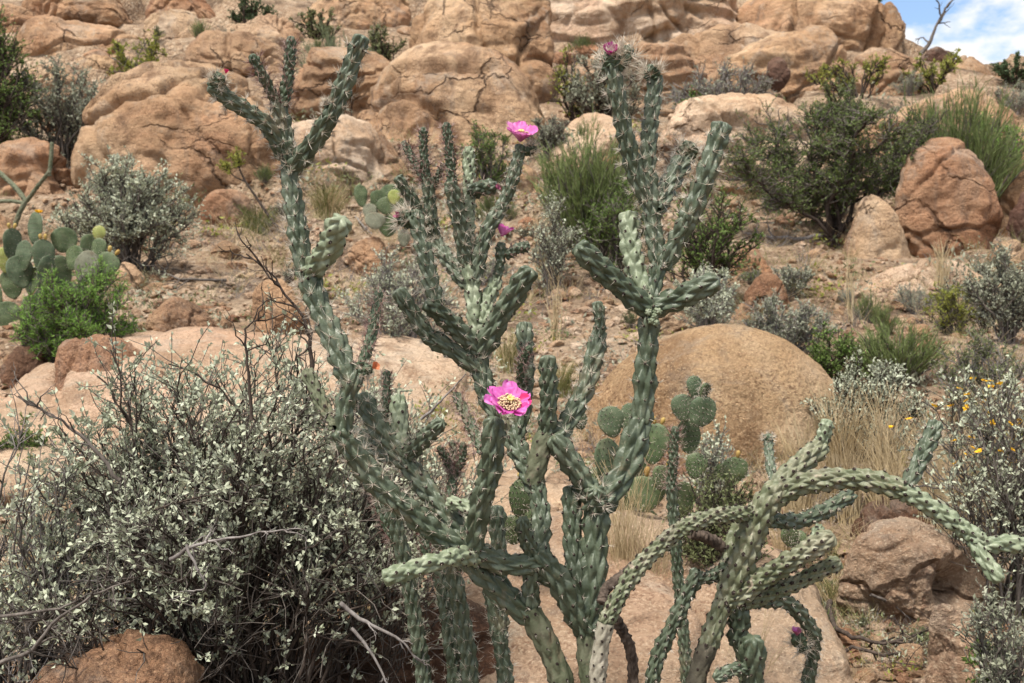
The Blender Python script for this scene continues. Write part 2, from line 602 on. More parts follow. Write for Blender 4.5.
# ------------------------------------------------------------------ cholla
def smooth_path(P, step):
    P = np.asarray(P, float)
    if len(P) == 2:
        P = np.array([P[0], (P[0] + P[1]) / 2, P[1]])
    Q = np.concatenate([[2 * P[0] - P[1]], P, [2 * P[-1] - P[-2]]])
    out = []
    for i in range(1, len(Q) - 2):
        a, b, c, d = Q[i - 1:i + 3]
        t = np.linspace(0, 1, 24, endpoint=False)[:, None]
        out.append(.5 * (2 * b + (c - a) * t + (2 * a - 5 * b + 4 * c - d) * t ** 2 + (3 * b - a - 3 * c + d) * t ** 3))
    out.append(P[-1:])
    X = np.concatenate(out)
    s = np.concatenate([[0], np.cumsum(np.linalg.norm(np.diff(X, axis=0), axis=1))])
    return X, s


def transport(X):
    T = np.gradient(X, axis=0)
    T = nrm(T)
    A = np.zeros_like(X)
    a = np.cross(T[0], [0.1, 1, 0.05])
    a /= np.linalg.norm(a)
    for i in range(len(X)):
        a = a - T[i] * np.dot(a, T[i])
        a /= np.linalg.norm(a)
        A[i] = a
    return T, A, np.cross(T, A)


def joint_geo(P, rad, seed, na=6, lt=None, amp=.48, tip=1.0, neck=.60, per=9, rows=13, nspine=5, slen=.3, sw=.00042, ar=.0027,
              spread=.9, tipgrow=1.0, phase=None):
    """one stem joint with spiralling tubercles, its areoles and spines"""
    rng = np.random.RandomState(seed)
    X, s = smooth_path(P, .01)
    L = s[-1]
    T, A, B = transport(X)
    lt = lt or rad * 3.1
    nrow = max(2, round(L / lt))
    lt = L / (nrow + .15)
    tw = rng.choice([-1, 1]) * rng.uniform(.25, .5)
    ph = rng.uniform(0, 1)

    def prof(sv):
        b = neck + (1 - neck) * np.clip(sv / (1.1 * rad), 0, 1) ** .6
        e = np.clip((sv - (L - .95 * rad)) / (.95 * rad), 0, 1)
        taper = 1 + (tip - 1) * np.clip(sv / L, 0, 1)
        wav = 1 + .05 * np.sin(sv / rad * 1.3 + ph * 9)
        return b * np.sqrt(np.clip(1 - e ** 2, 0, 1)) * taper * wav

    def surf(sv, th, mx=True):
        u = th / (2 * np.pi) * na + tw * sv / lt + ph
        v = sv / lt
        j = np.stack([u * .9, v * 1.7, 0 * u + seed * 1.37], -1)
        u = u + .13 * gnoise(j.reshape(-1, 3)).reshape(u.shape)
        v = v + .15 * gnoise(j.reshape(-1, 3) + 40).reshape(u.shape)

        def bumpf(uu, vv):
            a = np.abs(uu - np.round(uu)) * 2
            c = (vv - np.floor(vv) - .5) * 2          # -1 .. 1
            c2 = np.where(c > .25, (c - .25) / .75, (c - .25) / 1.25)
            d = a + np.abs(c2)
            return np.clip(1 - d ** 1.5, 0, 1) ** .72 * (1 + .32 * c)
        h = np.maximum(bumpf(u, v), bumpf(u + .5, v + .5))
        hv = 1 + .38 * gnoise(j.reshape(-1, 3) * .8 + 71).reshape(u.shape)
        pr = prof(sv)
        rr = rad * pr * (1 - amp * .80) + rad * amp * h * hv * np.clip(pr * 1.6, 0, 1)
        c = np.stack([np.interp(sv, s, X[:, k]) for k in range(3)], -1)
        a = np.stack([np.interp(sv, s, A[:, k]) for k in range(3)], -1)
        b = np.stack([np.interp(sv, s, B[:, k]) for k in range(3)], -1)
        n = a * np.cos(th)[..., None] + b * np.sin(th)[..., None]
        return c + n * rr[..., None], n

    nt = na * per
    body = np.arange(0, L - .6 * rad, lt / rows)
    e = np.linspace(.38, 1, 8)
    sv = np.concatenate([body, L - .95 * rad + .95 * rad * np.sin(e * np.pi / 2)])
    sv = np.clip(np.unique(sv), 0, L - 1e-5)
    th = np.arange(nt) * 2 * np.pi / nt
    S, TH = np.meshgrid(sv, th, indexing='ij')
    V, _ = surf(S, TH)
    nr = len(sv)
    V = V.reshape(-1, 3)
    base = (np.arange(nr - 1) * nt)[:, None]
    k = np.arange(nt)
    k2 = (k + 1) % nt
    Fq = np.stack([base + k, base + k2, base + nt + k2, base + nt + k], -1).reshape(-1, 4)
    tipc = V[-nt:].mean(0)
    V = np.concatenate([V, [tipc]])
    Ft = np.stack([(nr - 1) * nt + k, (nr - 1) * nt + k2, np.full(nt, len(V) - 1)], -1)

    # areoles sit high on every tubercle
    pts, nor, sl = [], [], []
    for half in (0, 1):
        for j in range(-1, nrow + 2):
            for i in range(na):
                v = j + .5 + .16 - .5 * half
                sp = v * lt
                if sp < .25 * rad or sp > L - .02 * rad:
                    continue
                u = i - .5 * half
                pts.append(sp)
                nor.append((u - tw * sp / lt - ph) / na * 2 * np.pi)
    sp, tp = np.array(pts), np.array(nor)
    Pa, Na = surf(sp, tp)
    # tip areoles lean with the growing direction
    g = np.clip((sp - (L - 1.6 * rad)) / (1.6 * rad), 0, 1)[:, None]
    Tg = np.stack([np.interp(sp, s, T[:, c]) for c in range(3)], -1)
    Na = nrm(Na * (1 - .75 * g) + Tg * (.15 + 1.1 * g))
    na_ = len(Pa)
    # felt cushions
    q = nrm(np.cross(Na, Tg + 1e-3))
    p = np.cross(Na, q)
    k5 = np.arange(5) * 2 * np.pi / 5
    asz = ar * rng.uniform(.7, 1.25, (na_, 1, 1))
    ring = Pa[:, None] + (q[:, None] * np.cos(k5)[None, :, None] + p[:, None] * 1.3 * np.sin(k5)[None, :, None]) * asz - Na[:, None] * .0003
    top = Pa + Na * .0011
    Va = np.concatenate([ring, top[:, None]], 1).reshape(-1, 3)
    b6 = (np.arange(na_) * 6)[:, None]
    kk = np.arange(5)
    Fa = np.stack([b6 + kk, b6 + (kk + 1) % 5, b6 + 5 + 0 * kk], -1).reshape(-1, 3)
    # spines
    cnt = np.maximum(1, rng.poisson(nspine, na_))
    cnt = (cnt * (1 + .5 * g[:, 0])).astype(int)
    idx = np.repeat(np.arange(na_), cnt)
    n = len(idx)
    dr = nrm(Na[idx] * rng.uniform(.35, 1.1, (n, 1)) + rng.normal(size=(n, 3)) * spread * .62 + Tg[idx] * .25)
    # keep them outside the stem
    dr = nrm(dr + Na[idx] * np.clip(.12 - np.einsum('ij,ij->i', dr, Na[idx]), 0, 2)[:, None])
    ln = rad * slen * rng.uniform(.45, 1.55, (n, 1)) * (1 + (tipgrow - 1) * g[idx])
    p0 = Pa[idx]
    p1 = p0 + dr * ln
    Vs, Fs = segs(p0, p1, sw * rng.uniform(.7, 1.3, n), sw * .12, 3)
    return (V, [Fq, Ft]), (Va, Fa), (Vs, Fs)


STYLE = {   # stem material, spine material, spines per areole, spine length in stem radii
    'n': ('stem', 'spine', 7, .48), 'n2': ('stem', 'spine', 13, .74), 'pale': ('stem_pale', 'spine', 1.6, .22),
    'bark': ('stem_bark', 'spine_grey', 1.5, .3), 'young': ('stem_dark', 'spine_red', 9, 1.3), 'old': ('stem_old', 'spine_grey', 1.6, .25),
    'weath': ('stem_right', 'spine_grey', 1.3, .26), 'grey': ('stem_grey', 'spine_grey', 1.2, .22),
    'brown': ('stem_old', 'spine_grey', 4, .5), 'spiny': ('stem', 'spine', 8, .8), 'bud': ('stem_dark', 'spine', 17, 1.25),
    'fruit': ('stem', 'spine_red', 8, .8), 'rpale': ('stem_pale', 'spine_grey', 1.2, .2),
}


class Cholla:
    def __init__(self, loc, label, Y, name='cane_cholla', cat='cactus', group=None, seed=0):
        self.loc = np.array(loc, float)
        self.root = root(name, loc, label, cat, group)
        self.Y = Y
        self.J = {}
        self.seed = seed

    def path(self, key, parent, pts, dz):
        pts = [(p[0], p[1]) for p in pts]
        if parent is None:
            y0 = self.Y
        else:
            pp, pY = self.J[parent]
            # nearest spot along the parent
            best, y0 = 1e9, None
            for i in range(len(pp) - 1):
                for t in np.linspace(0, 1, 11):
                    x = pp[i][0] * (1 - t) + pp[i + 1][0] * t
                    y = pp[i][1] * (1 - t) + pp[i + 1][1] * t
                    d = (x - pts[0][0]) ** 2 + (y - pts[0][1]) ** 2
                    if d < best:
                        best, y0 = d, pY[i] * (1 - t) + pY[i + 1] * t
        seg = [0.0]
        for a, b in zip(pts[:-1], pts[1:]):
            seg.append(seg[-1] + math.hypot(b[0] - a[0], b[1] - a[1]))
        Ys = [y0 + dz * (q / seg[-1]) for q in seg]
        self.J[key] = (pts, Ys)
        return np.array([at(p[0], p[1], y) for p, y in zip(pts, Ys)]) - self.loc, np.mean(Ys)

    def joint(self, key, parent, pts, w, st='n', dz=None, name='stem_joint', smoothskin=False, **kw):
        self.seed += 1
        rng = np.random.RandomState(self.seed * 7 + 3)
        if dz is None:
            ln = sum(math.hypot(b[0] - a[0], b[1] - a[1]) for a, b in zip(pts[:-1], pts[1:]))
            dz = rng.uniform(-.4, .4) * ln / F * self.Y
        P, ym = self.path(key, parent, pts, dz)
        rad = w / 2 / F * ym
        sm, spm, ns, sl = STYLE[st]
        a = dict(nspine=ns, slen=sl)
        if st in ('young', 'bud', 'fruit'):
            a.update(na=5, amp=.46, tip=.72 if st == 'young' else 1.1, neck=.8, lt=rad * 2.0, ar=.0012)
        elif st == 'n2':
            a.update(ar=.0022, tip=.92, tipgrow=1.6)
        elif st in ('n', 'pale', 'rpale'):
            a.update(tip=rng.uniform(.9, 1.0))
        if st in ('pale', 'rpale'):
            a.update(amp=.46, na=5, lt=rad * 2.5)
        if st in ('old', 'grey'):
            a.update(amp=.22, neck=.95)
        if st == 'weath':
            a.update(amp=.44, ar=.0029, na=7, lt=rad * 2.2)
        if w < 12:
            a.update(na=5, per=7, ar=min(a.get('ar', .0017), .0013))
        a.update(kw)
        (V, Fs), (Va, Fa), (Vs, Fsp) = joint_geo(P, rad, self.seed + 100, **a)
        j = mk(name, V, Fs, M[sm], self.root)
        if smoothskin:
            return j
        Vall, FF = join([(Va, Fa), (Vs, Fsp)])
        mk('spines', Vall, FF, [M['areole'], M[spm]], j, smooth=False, midx=np.repeat([0, 1], [len(FF[0]), len(FF[1])]))
        return j

    def dead(self, pts, w, Y0, Y1):
        self.seed += 1
        rng = np.random.RandomState(self.seed)
        Ys = np.linspace(Y0, Y1, len(pts))
        P = np.array([at(p[0], p[1], y) for p, y in zip(pts, Ys)]) - self.loc
        X, s = smooth_path(P, .01)
        T, A, B = transport(X)
        n = 14
        th = np.arange(n) * 2 * np.pi / n
        rad = w / 2 / F * Y0
        q = np.stack(np.meshgrid(np.arange(len(X)) * .35, th * 2, indexing='ij'), -1)
        nz = gnoise(np.concatenate([q.reshape(-1, 2), np.full((q.size // 2, 1), self.seed * 1.7)], 1)).reshape(len(X), n)
        r = rad * (1 + .45 * nz)
        r[-1] *= .25
        V = X[:, None] + (A[:, None] * np.cos(th)[None, :, None] + B[:, None] * np.sin(th)[None, :, None]) * r[..., None]
        base = (np.arange(len(X) - 1) * n)[:, None]
        k = np.arange(n)
        Fq = np.stack([base + k, base + (k + 1) % n, base + n + (k + 1) % n, base + n + k], -1).reshape(-1, 4)
        return mk('dead_stem', V.reshape(-1, 3), [Fq], M['dead'], self.root)

    def flower(self, px, py, Y, face, dia_px, opened=1.0, mats=('magenta', 'petal_red'), npet=(6, 6), stam=70, seed=0, name='flower'):
        rng = np.random.RandomState(seed + 5)
        cen = at(px, py, Y) - self.loc
        f = bpy.data.objects.new(name, None)
        f.empty_display_size = .02
        COL.objects.link(f)
        f.parent = self.root
        z = nrm(np.array(face, float))
        x = nrm(np.cross([.13, 1, .3], z))
        y = np.cross(z, x)
        Q = np.stack([x, y, z], 1)
        dia = dia_px / F * Y
        l = dia * .56
        f.location = [float(c) for c in (cen - z * l * .33)]
        k = 0
        for wh, cnt in enumerate(npet):
            for i in range(cnt):
                a = (i + .5 * wh + rng.uniform(-.16, .16)) * 2 * np.pi / cnt
                nu, nv = 10, 7
                u = np.linspace(0, 1, nu)
                v = np.linspace(-1, 1, nv)
                U, W = np.meshgrid(u, v, indexing='ij')
                wd = l * rng.uniform(.20, .265) * (.28 + .95 * np.sin(np.clip(U, 0, 1) ** 1.15 * 2.35)) * np.where(U > .8, np.sqrt(np.clip(1 - ((U - .8) / .215) ** 2, 0, 1)), 1)
                lift0 = 1.15 - .55 * opened + .1 * wh
                lift1 = 1.30 - 1.12 * opened + rng.uniform(-.16, .16) - .12 * wh
                angp = lift0 + (lift1 - lift0) * u
                dl = l * rng.uniform(.80, 1.12) / (nu - 1)
                rr = np.concatenate([[0], np.cumsum(np.cos(angp[:-1]) * dl)]) + l * .07
                zz = np.concatenate([[0], np.cumsum(np.sin(angp[:-1]) * dl)])
                wob = rng.uniform(-.25, .25)
                ripple = .05 * l * np.sin(W * 5 + i * 2.1 + U * 4) * U ** 2
                notch = -.07 * l * np.exp(-(W / .25) ** 2) * np.clip((U - .75) * 4, 0, 1)
                rad_ = rr[:, None] + notch - .0 * W
                tang = W * wd
                up = zz[:, None] + (W ** 2) * wd * .33 + ripple + wob * tang * .4
                X = np.stack([rad_ * np.cos(a) - tang * np.sin(a), rad_ * np.sin(a) + tang * np.cos(a), up], -1)
                V = X.reshape(-1, 3) @ Q.T
                b = (np.arange(nu - 1) * nv)[:, None] + np.arange(nv - 1)[None]
                Fq = np.stack([b, b + 1, b + nv + 1, b + nv], -1).reshape(-1, 4)
                mm = mats[1] if rng.rand() < .1 else mats[0]
                mk('petal', V, [Fq], M[mm], f)
        if stam:
            a = rng.uniform(0, 2 * np.pi, stam)
            ph = np.sqrt(rng.uniform(.04, 1, stam)) * (.62 + .3 * opened)
            ln = l * rng.uniform(.34, .5, stam)
            d = np.stack([np.cos(a) * np.sin(ph), np.sin(a) * np.sin(ph), np.cos(ph)], -1)
            p0 = d * np.array([.12, .12, .02]) * l + np.array([0, 0, l * .05])
            p1 = p0 + d * ln[:, None]
            V1, F1 = segs(p0, p1, l * .012, l * .010, 3)
            D, Fc = ico(1)
            Va = (p1[:, None] + D[None] * l * .034).reshape(-1, 3)
            Fa = (Fc[None] + (np.arange(stam) * len(D))[:, None, None]).reshape(-1, 3)
            Vv, FF = join([(V1, F1), (Va, Fa)])
            mk('stamens', Vv @ Q.T, FF, [M['filament'], M['cream']], f, midx=np.repeat([0, 1], [len(F1), len(Fa)]))
            lob = np.arange(7) * 2 * np.pi / 7
            q0 = np.tile([0, 0, l * .46], (7, 1))
            q1 = q0 + np.stack([np.cos(lob) * .1, np.sin(lob) * .1, 0 * lob + .11], -1) * l
            Vg, Fg = segs(np.concatenate([[[0, 0, 0]], q0]), np.concatenate([[[0, 0, l * .48]], q1]), l * .036, l * .03, 6)
            D2, F2 = ico(2)
            Vt = (q1[:, None] + D2[None] * l * .045).reshape(-1, 3)
            Ft = (F2[None] + (np.arange(7) * len(D2))[:, None, None]).reshape(-1, 3)
            Vv, FF = join([(Vg, Fg), (Vt, Ft)])
            mk('stigma', Vv @ Q.T, FF, M['stigma'], f)
        return f


# ------------------------------------------------------------------ prickly pears
def pad_mesh(w, h, t, seed, na=4, detail=5, sl=.012):
    rng = np.random.RandomState(seed)
    D, Fc = ico(detail)
    x, y, z = D[:, 0], D[:, 1], D[:, 2]
    egg = 1 + .20 * z + .03 * np.sin(3 * z + seed)
    rho = np.sqrt(x * x + z * z)
    X = x * egg * w / 2 * (1 + .03 * np.sin(4 * np.arctan2(z, x) + seed))
    Z = z * h / 2 + h / 2
    Yv = np.sign(y) * np.abs(y) ** .8 * t / 2 + (.05 * w) * np.sin(x * 1.6 + seed) * (x * x)
    Yv = Yv + .006 * gnoise(np.stack([X, Z, 0 * X + seed], -1) * 14)
    V = np.stack([X, Yv, Z], -1)
    # areoles in diagonal rows, on both faces and the rim
    pts, nor = [], []
    for side in (-1, 1):
        for i in range(-na, na + 1):
            for j in range(-na, na + 1):
                u = (i + .5 * (j % 2)) / na * 1.25
                v = j / na * 1.1
                if u * u + v * v > .93:
                    continue
                yy = math.sqrt(1 - u * u - v * v)
                ee = 1 + .20 * v
                pts.append((u * ee * w / 2, side * yy ** .8 * t / 2 + .05 * w * math.sin(u * 1.6 + seed) * u * u, v * h / 2 + h / 2))
                nor.append((u * .5, side, v * .5))
    for a in np.linspace(0, 2 * np.pi, int(na * 3.4), endpoint=False):
        if math.sin(a) < -.75:
            continue
        pts.append((math.cos(a) * (1 + .2 * math.sin(a)) * w / 2, 0, math.sin(a) * h / 2 + h / 2))
        nor.append((math.cos(a), 0, math.sin(a)))
    P, N = np.array(pts), nrm(nor)
    n = 3
    idx = np.repeat(np.arange(len(P)), n)
    d = nrm(N[idx] + rng.normal(size=(len(idx), 3)) * .5)
    Vs, Fs = segs(P[idx], P[idx] + d * sl * rng.uniform(.4, 1.3, (len(idx), 1)), .0005, .0001, 3)
    D1, F1 = ico(1)
    Va = (P[:, None] + D1[None] * .0022).reshape(-1, 3)
    Fa = (F1[None] + (np.arange(len(P)) * len(D1))[:, None, None]).reshape(-1, 3)
    return (V, Fc), (Va, Fa), (Vs, Fs)


class Pear:
    def __init__(self, loc, label, Y, name='prickly_pear', detail=5):
        self.loc = np.array(loc, float)
        self.root = root(name, loc, label, 'cactus')
        self.Y, self.k, self.detail = Y, 0, detail

    def pad(self, px, py, w, h, roll=0, yaw=0, dY=0, mat='pad', pitch=0, t=.11, fruit=0, label=None, fmat='fruit'):
        """px,py centre of the pad in the picture, w,h its size in pixels"""
        self.k += 1
        Y = self.Y + dY
        s = Y / F
        W, Hh = w * s, h * s
        W = W / max(.25, abs(math.cos(R(yaw))))
        (V, Fc), (Va, Fa), (Vs, Fs) = pad_mesh(W, Hh, max(.018, t * W), self.k * 3 + int(px), detail=self.detail)
        Mx = np.array(Matrix.Rotation(R(roll), 3, 'Y') @ Matrix.Rotation(R(pitch), 3, 'X') @ Matrix.Rotation(R(yaw), 3, 'Z'))
        cen = at(px, py, Y) - self.loc
        c0 = np.array([0, 0, Hh / 2])
        tr = lambda A: (A - c0) @ Mx.T + cen
        o = mk('pad', tr(V), [Fc], M[mat], self.root)
        if label:
            o['label'] = label
        Vv, FF = join([(Va, Fa), (Vs, Fs)])
        mk('spines', tr(Vv), FF, [M['fruit'] if mat == 'pad_yellow' else M['areole'], M['spine']], o, smooth=False, midx=np.repeat([0, 1], [len(Fa), len(Fs)]))
        rng = np.random.RandomState(self.k)
        for i in range(fruit):
            a = R(90 + (i - (fruit - 1) / 2) * 24 + rng.uniform(-5, 5))
            p = np.array([math.cos(a) * (1 + .2 * math.sin(a)) * W / 2, 0, math.sin(a) * Hh / 2 + Hh / 2])
            d = np.array([math.cos(a), 0, math.sin(a)])
            D, F2 = ico(3)
            fl = W * .15
            Vf = D * np.array([.55, .55, 1]) * fl
            Vf[:, :2] *= (1 + .25 * Vf[:, 2:3] / fl)
            ax = np.array(Matrix.Rotation(math.pi / 2 - a, 3, 'Y'))
            mk('fruit', tr(Vf @ ax.T + p + d * fl * .75), [F2], M[fmat], self.root)
        return o


# ------------------------------------------------------------------ shrubs
def curves(p0, p1, K, wob, rng, bow=None):
    N = len(p0)
    t = np.linspace(0, 1, K)[None, :, None]
    ln = np.linalg.norm(p1 - p0, axis=1)[:, None, None]
    P = p0[:, None] * (1 - t) + p1[:, None] * t
    w = np.cumsum(rng.normal(size=(N, K, 3)), 1)
    w = w - w[:, :1]
    w = w - t * w[:, -1:]
    P = P + w * ln * wob / math.sqrt(K)
    if bow is not None:
        P = P + np.sin(t * np.pi) * np.reshape(bow, (-1, 1, 3)) * ln
    return P


def pick(P, n, t0, t1, rng):
    N, K, _ = P.shape
    i = rng.randint(0, N, n)
    t = rng.uniform(t0, t1, n) * (K - 1)
    k = np.minimum(t.astype(int), K - 2)
    f = (t - k)[:, None]
    a, b = P[i, k], P[i, k + 1]
    return a * (1 - f) + b * f, nrm(b - a), t / (K - 1), i


def leaf_geo(pos, d, size, rng, ratio=.45, fold=.25, curl=.2):
    N = len(pos)
    d = nrm(d)
    r = rng.normal(size=(N, 3))
    sd = nrm(np.cross(d, r))
    up = np.cross(sd, d)
    L = (size * rng.uniform(.6, 1.35, N))[:, None]
    b = pos
    mid = pos + d * L * .52
    tip = pos + d * L - up * L * curl
    s1 = mid + sd * L * ratio * .5 + up * L * fold * ratio
    s2 = mid - sd * L * ratio * .5 + up * L * fold * ratio
    m2 = mid
    V = np.stack([b, s1, tip, s2, m2], 1).reshape(-1, 3)
    o = (np.arange(N) * 5)[:, None]
    Fc = np.concatenate([o + np.array([[0, 1, 4]]), o + np.array([[1, 2, 4]]), o + np.array([[0, 4, 3]]), o + np.array([[4, 2, 3]])])
    return V, Fc


def shrub(label, base, h, w, kind='leafy', seed=0, leaf='leaf_green', stem='twig_mid', name='shrub', cat='shrub', group=None,
          n0=14, n1=90, n2=420, lsize=.022, lper=6, ratio=.45, r0=.008, depth=.8, lean=(0, 0), low=.15, open_=1.0, flowers=0, fsize=.009,
          rmin=.0016, base_spread=.1, twig_up=.5, fl_group=None, bare=0.0, leafless_low=0.0, stem2=None, leaf_t0=.15, fl_low=0.0):
    rng = np.random.RandomState(seed + 11)
    rt = root(name, base, label, cat, group)
    # main stems aim at points of the crown
    a = rng.uniform(0, 2 * np.pi, n0)
    rho = np.sqrt(rng.uniform(.03, 1, n0)) * open_
    hz = (1 - .55 * rho ** 2) * rng.uniform(.68, .98, n0)
    if kind == 'bare':
        hz = (1 - .35 * rho) * rng.uniform(.55, .95, n0)
    tgt = np.stack([np.cos(a) * rho * w * .46 + lean[0] * hz, np.sin(a) * rho * w * .46 * depth + lean[1] * hz, h * hz], -1)
    st = np.stack([np.cos(a) * rho, np.sin(a) * rho * depth, 0 * a], -1) * w * base_spread * rng.uniform(.3, 1, (n0, 1))
    st[:, 2] -= .05 * h
    bow = np.stack([-np.cos(a) * .08 * rho, -np.sin(a) * .08 * rho, 0 * a + .06], -1) + rng.normal(size=(n0, 3)) * .05
    P0 = curves(st, tgt, 9, .10, rng, bow)
    geo = [poly_tubes(P0, r0 * rng.uniform(.7, 1.2, n0), r0 * .3, 5)]
    # side branches
    p, tg, t, _ = pick(P0, n1, low, .98, rng)
    out = nrm(p * np.array([1, 1, .3]) + 1e-6)
    d = nrm(tg * .75 + rng.normal(size=(n1, 3)) * .55 + out * .4 + np.array([0, 0, twig_up]))
    L = .34 * max(h, w * .6) * (1.05 - .6 * t) * rng.uniform(.5, 1.2, n1)
    P1 = curves(p, p + d * L[:, None], 6, .12, rng)
    geo.append(poly_tubes(P1, r0 * .42, max(rmin, r0 * .16), 4))
    # twigs
    p, tg, t, _ = pick(P1, n2, .15, 1.0, rng)
    d = nrm(tg * .8 + rng.normal(size=(n2, 3)) * .6 + np.array([0, 0, twig_up * .8]))
    L = .13 * max(h, w * .6) * rng.uniform(.4, 1.3, n2)
    P2 = curves(p, p + d * L[:, None], 4, .12, rng)
    geo.append(poly_tubes(P2, max(rmin, r0 * .16), rmin * .6, 3))
    V, FF = join(geo)
    if stem2:
        mk('stems', V, FF, [M[stem], M[stem2]], rt, midx=np.concatenate([np.full(len(f), int(q > 1)) for q, f in enumerate(FF)]))
    else:
        mk('stems', V, FF, M[stem], rt)
    if lper:
        zz = np.clip(P2[:, -1, 2] / h, 0, 1)
        keep = P2[rng.rand(n2) >= bare + leafless_low * np.clip(1 - zz / .8, 0, 1)]
        nl = len(keep) * lper
        p, tg, t, _ = pick(keep, nl, leaf_t0, 1.0, rng)
        d = nrm(tg * .7 + rng.normal(size=(nl, 3)) * .75 + np.array([0, 0, .25]))
        V, Fc = leaf_geo(p, d, lsize, rng, ratio)
        mk('leaves', V, [Fc], M[leaf], rt)
    okf = np.where(P2[:, -1, 2] > fl_low * h)[0]
    for i in range(flowers):
        j = okf[rng.randint(len(okf))]
        q = P2[j, -1] + np.array([0, 0, .004])
        head = daisy(rng, fsize)
        head.location = [float(c) for c in q]
        head.parent = rt
        head.rotation_euler = (rng.normal() * .5, rng.normal() * .5, rng.uniform(0, 6))
    return rt


_daisy = []


def daisy(rng, size):
    if not _daisy:
        a = np.arange(9) * 2 * np.pi / 9
        d = np.stack([np.cos(a), np.sin(a), 0 * a + .25], -1)
        V, Fc = leaf_geo(np.zeros((9, 3)), d, np.ones(9), np.random.RandomState(1), .6, .0, .1)
        D, F1 = ico(2)
        Vv, FF = join([(V, Fc), (D * np.array([.32, .32, .2]) + np.array([0, 0, .12]), F1)])
        o = mk('flower', Vv, FF, M['yellow'])
        _daisy.append(o.data)
        bpy.data.objects.remove(o)
    o = bpy.data.objects.new('flower', _daisy[0])
    o.scale = (size,) * 3
    COL.objects.link(o)
    return o


def broom(label, base, h, w, seed=0, mat='broom', n=70, per=16, r=.0035, name='shrub', cat='shrub', dry=.12, depth=.8, group=None,
          r0=.008, stem='twig_mid', tuft=.5, low=.12):
    """upright shrub of thin green switches (ephedra, broom)"""
    rng = np.random.RandomState(seed + 23)
    rt = root(name, base, label, cat, group)
    a = rng.uniform(0, 2 * np.pi, n)
    rho = np.sqrt(rng.uniform(0, 1, n))
    hz = (1 - .42 * rho ** 2) * rng.uniform(.55, .95, n)
    tgt = np.stack([np.cos(a) * rho * w * .45, np.sin(a) * rho * w * .45 * depth, h * hz], -1)
    st = tgt * np.array([.22, .22, 0]) + np.array([0, 0, -.04 * h])
    P0 = curves(st, tgt, 7, .07, rng, np.stack([-np.cos(a), -np.sin(a), 0 * a], -1) * .06 * rho[:, None])
    V0 = poly_tubes(P0, r0, r0 * .3, 4)
    m = n * per
    p, tg, t, _ = pick(P0, m, low, 1.0, rng)
    d = nrm(tg + rng.normal(size=(m, 3)) * .28 + np.array([0, 0, .45]))
    L = h * .30 * (1.15 - .6 * t) * rng.uniform(.5, 1.3, m)
    P1 = curves(p, p + d * L[:, None], 4, .06, rng)
    isd = rng.rand(m) < dry
    V1 = poly_tubes(P1[~isd], r, r * .45, 3)
    m2 = int(m * 1.5)
    p, tg, t, _ = pick(P1[~isd], m2, .2, 1.0, rng)
    d = nrm(tg + rng.normal(size=(m2, 3)) * .35 + np.array([0, 0, .3]))
    P2 = curves(p, p + d * (h * .11 * rng.uniform(.5, 1.4, m2))[:, None], 3, .05, rng)
    V2 = poly_tubes(P2, r * .8, r * .35, 3)
    Vd = poly_tubes(P1[isd], r * .8, r * .4, 3) if isd.any() else None
    Vv, FF = join([V0] + ([Vd] if Vd else []))
    mk('stems', Vv, FF, M[stem], rt)
    Vv, FF = join([V1, V2])
    mk('switches', Vv, FF, M[mat], rt)
    return rt


def tuft(label, base, h, w, seed=0, n=140, mat='straw', r=.0014, name='grass_tuft', cat='grass', group=None, droop=.25, splay=.6, mat2=None, kind=None):
    rng = np.random.RandomState(seed + 41)
    a = rng.uniform(0, 2 * np.pi, n)
    rb = np.sqrt(rng.uniform(0, 1, n)) * w * .28
    st = np.stack([np.cos(a) * rb, np.sin(a) * rb, 0 * a - .02], -1)
    hh = h * rng.uniform(.45, 1.0, n)
    a2 = a + rng.normal(size=n) * .6
    sp = w * .5 * splay * rng.uniform(.1, 1, n)
    e = st + np.stack([np.cos(a2) * sp, np.sin(a2) * sp, hh], -1)
    bow = np.stack([-np.cos(a2), -np.sin(a2), 0 * a2 + .25], -1) * droop * rng.uniform(.2, 1, (n, 1))
    P = curves(st, e, 6, .04, rng, bow)
    V, Fq = poly_tubes(P, r * rng.uniform(.7, 1.3, n), r * .3, 3)
    mats = [M[mat]]
    mi = None
    if mat2:
        mats.append(M[mat2])
        sel = rng.rand(n) < .45
        mi = np.repeat(sel.astype(int), 15)
    o = mk(name, V, [Fq], mats, loc=base, midx=mi)
    return tag(o, label, cat, group, kind)


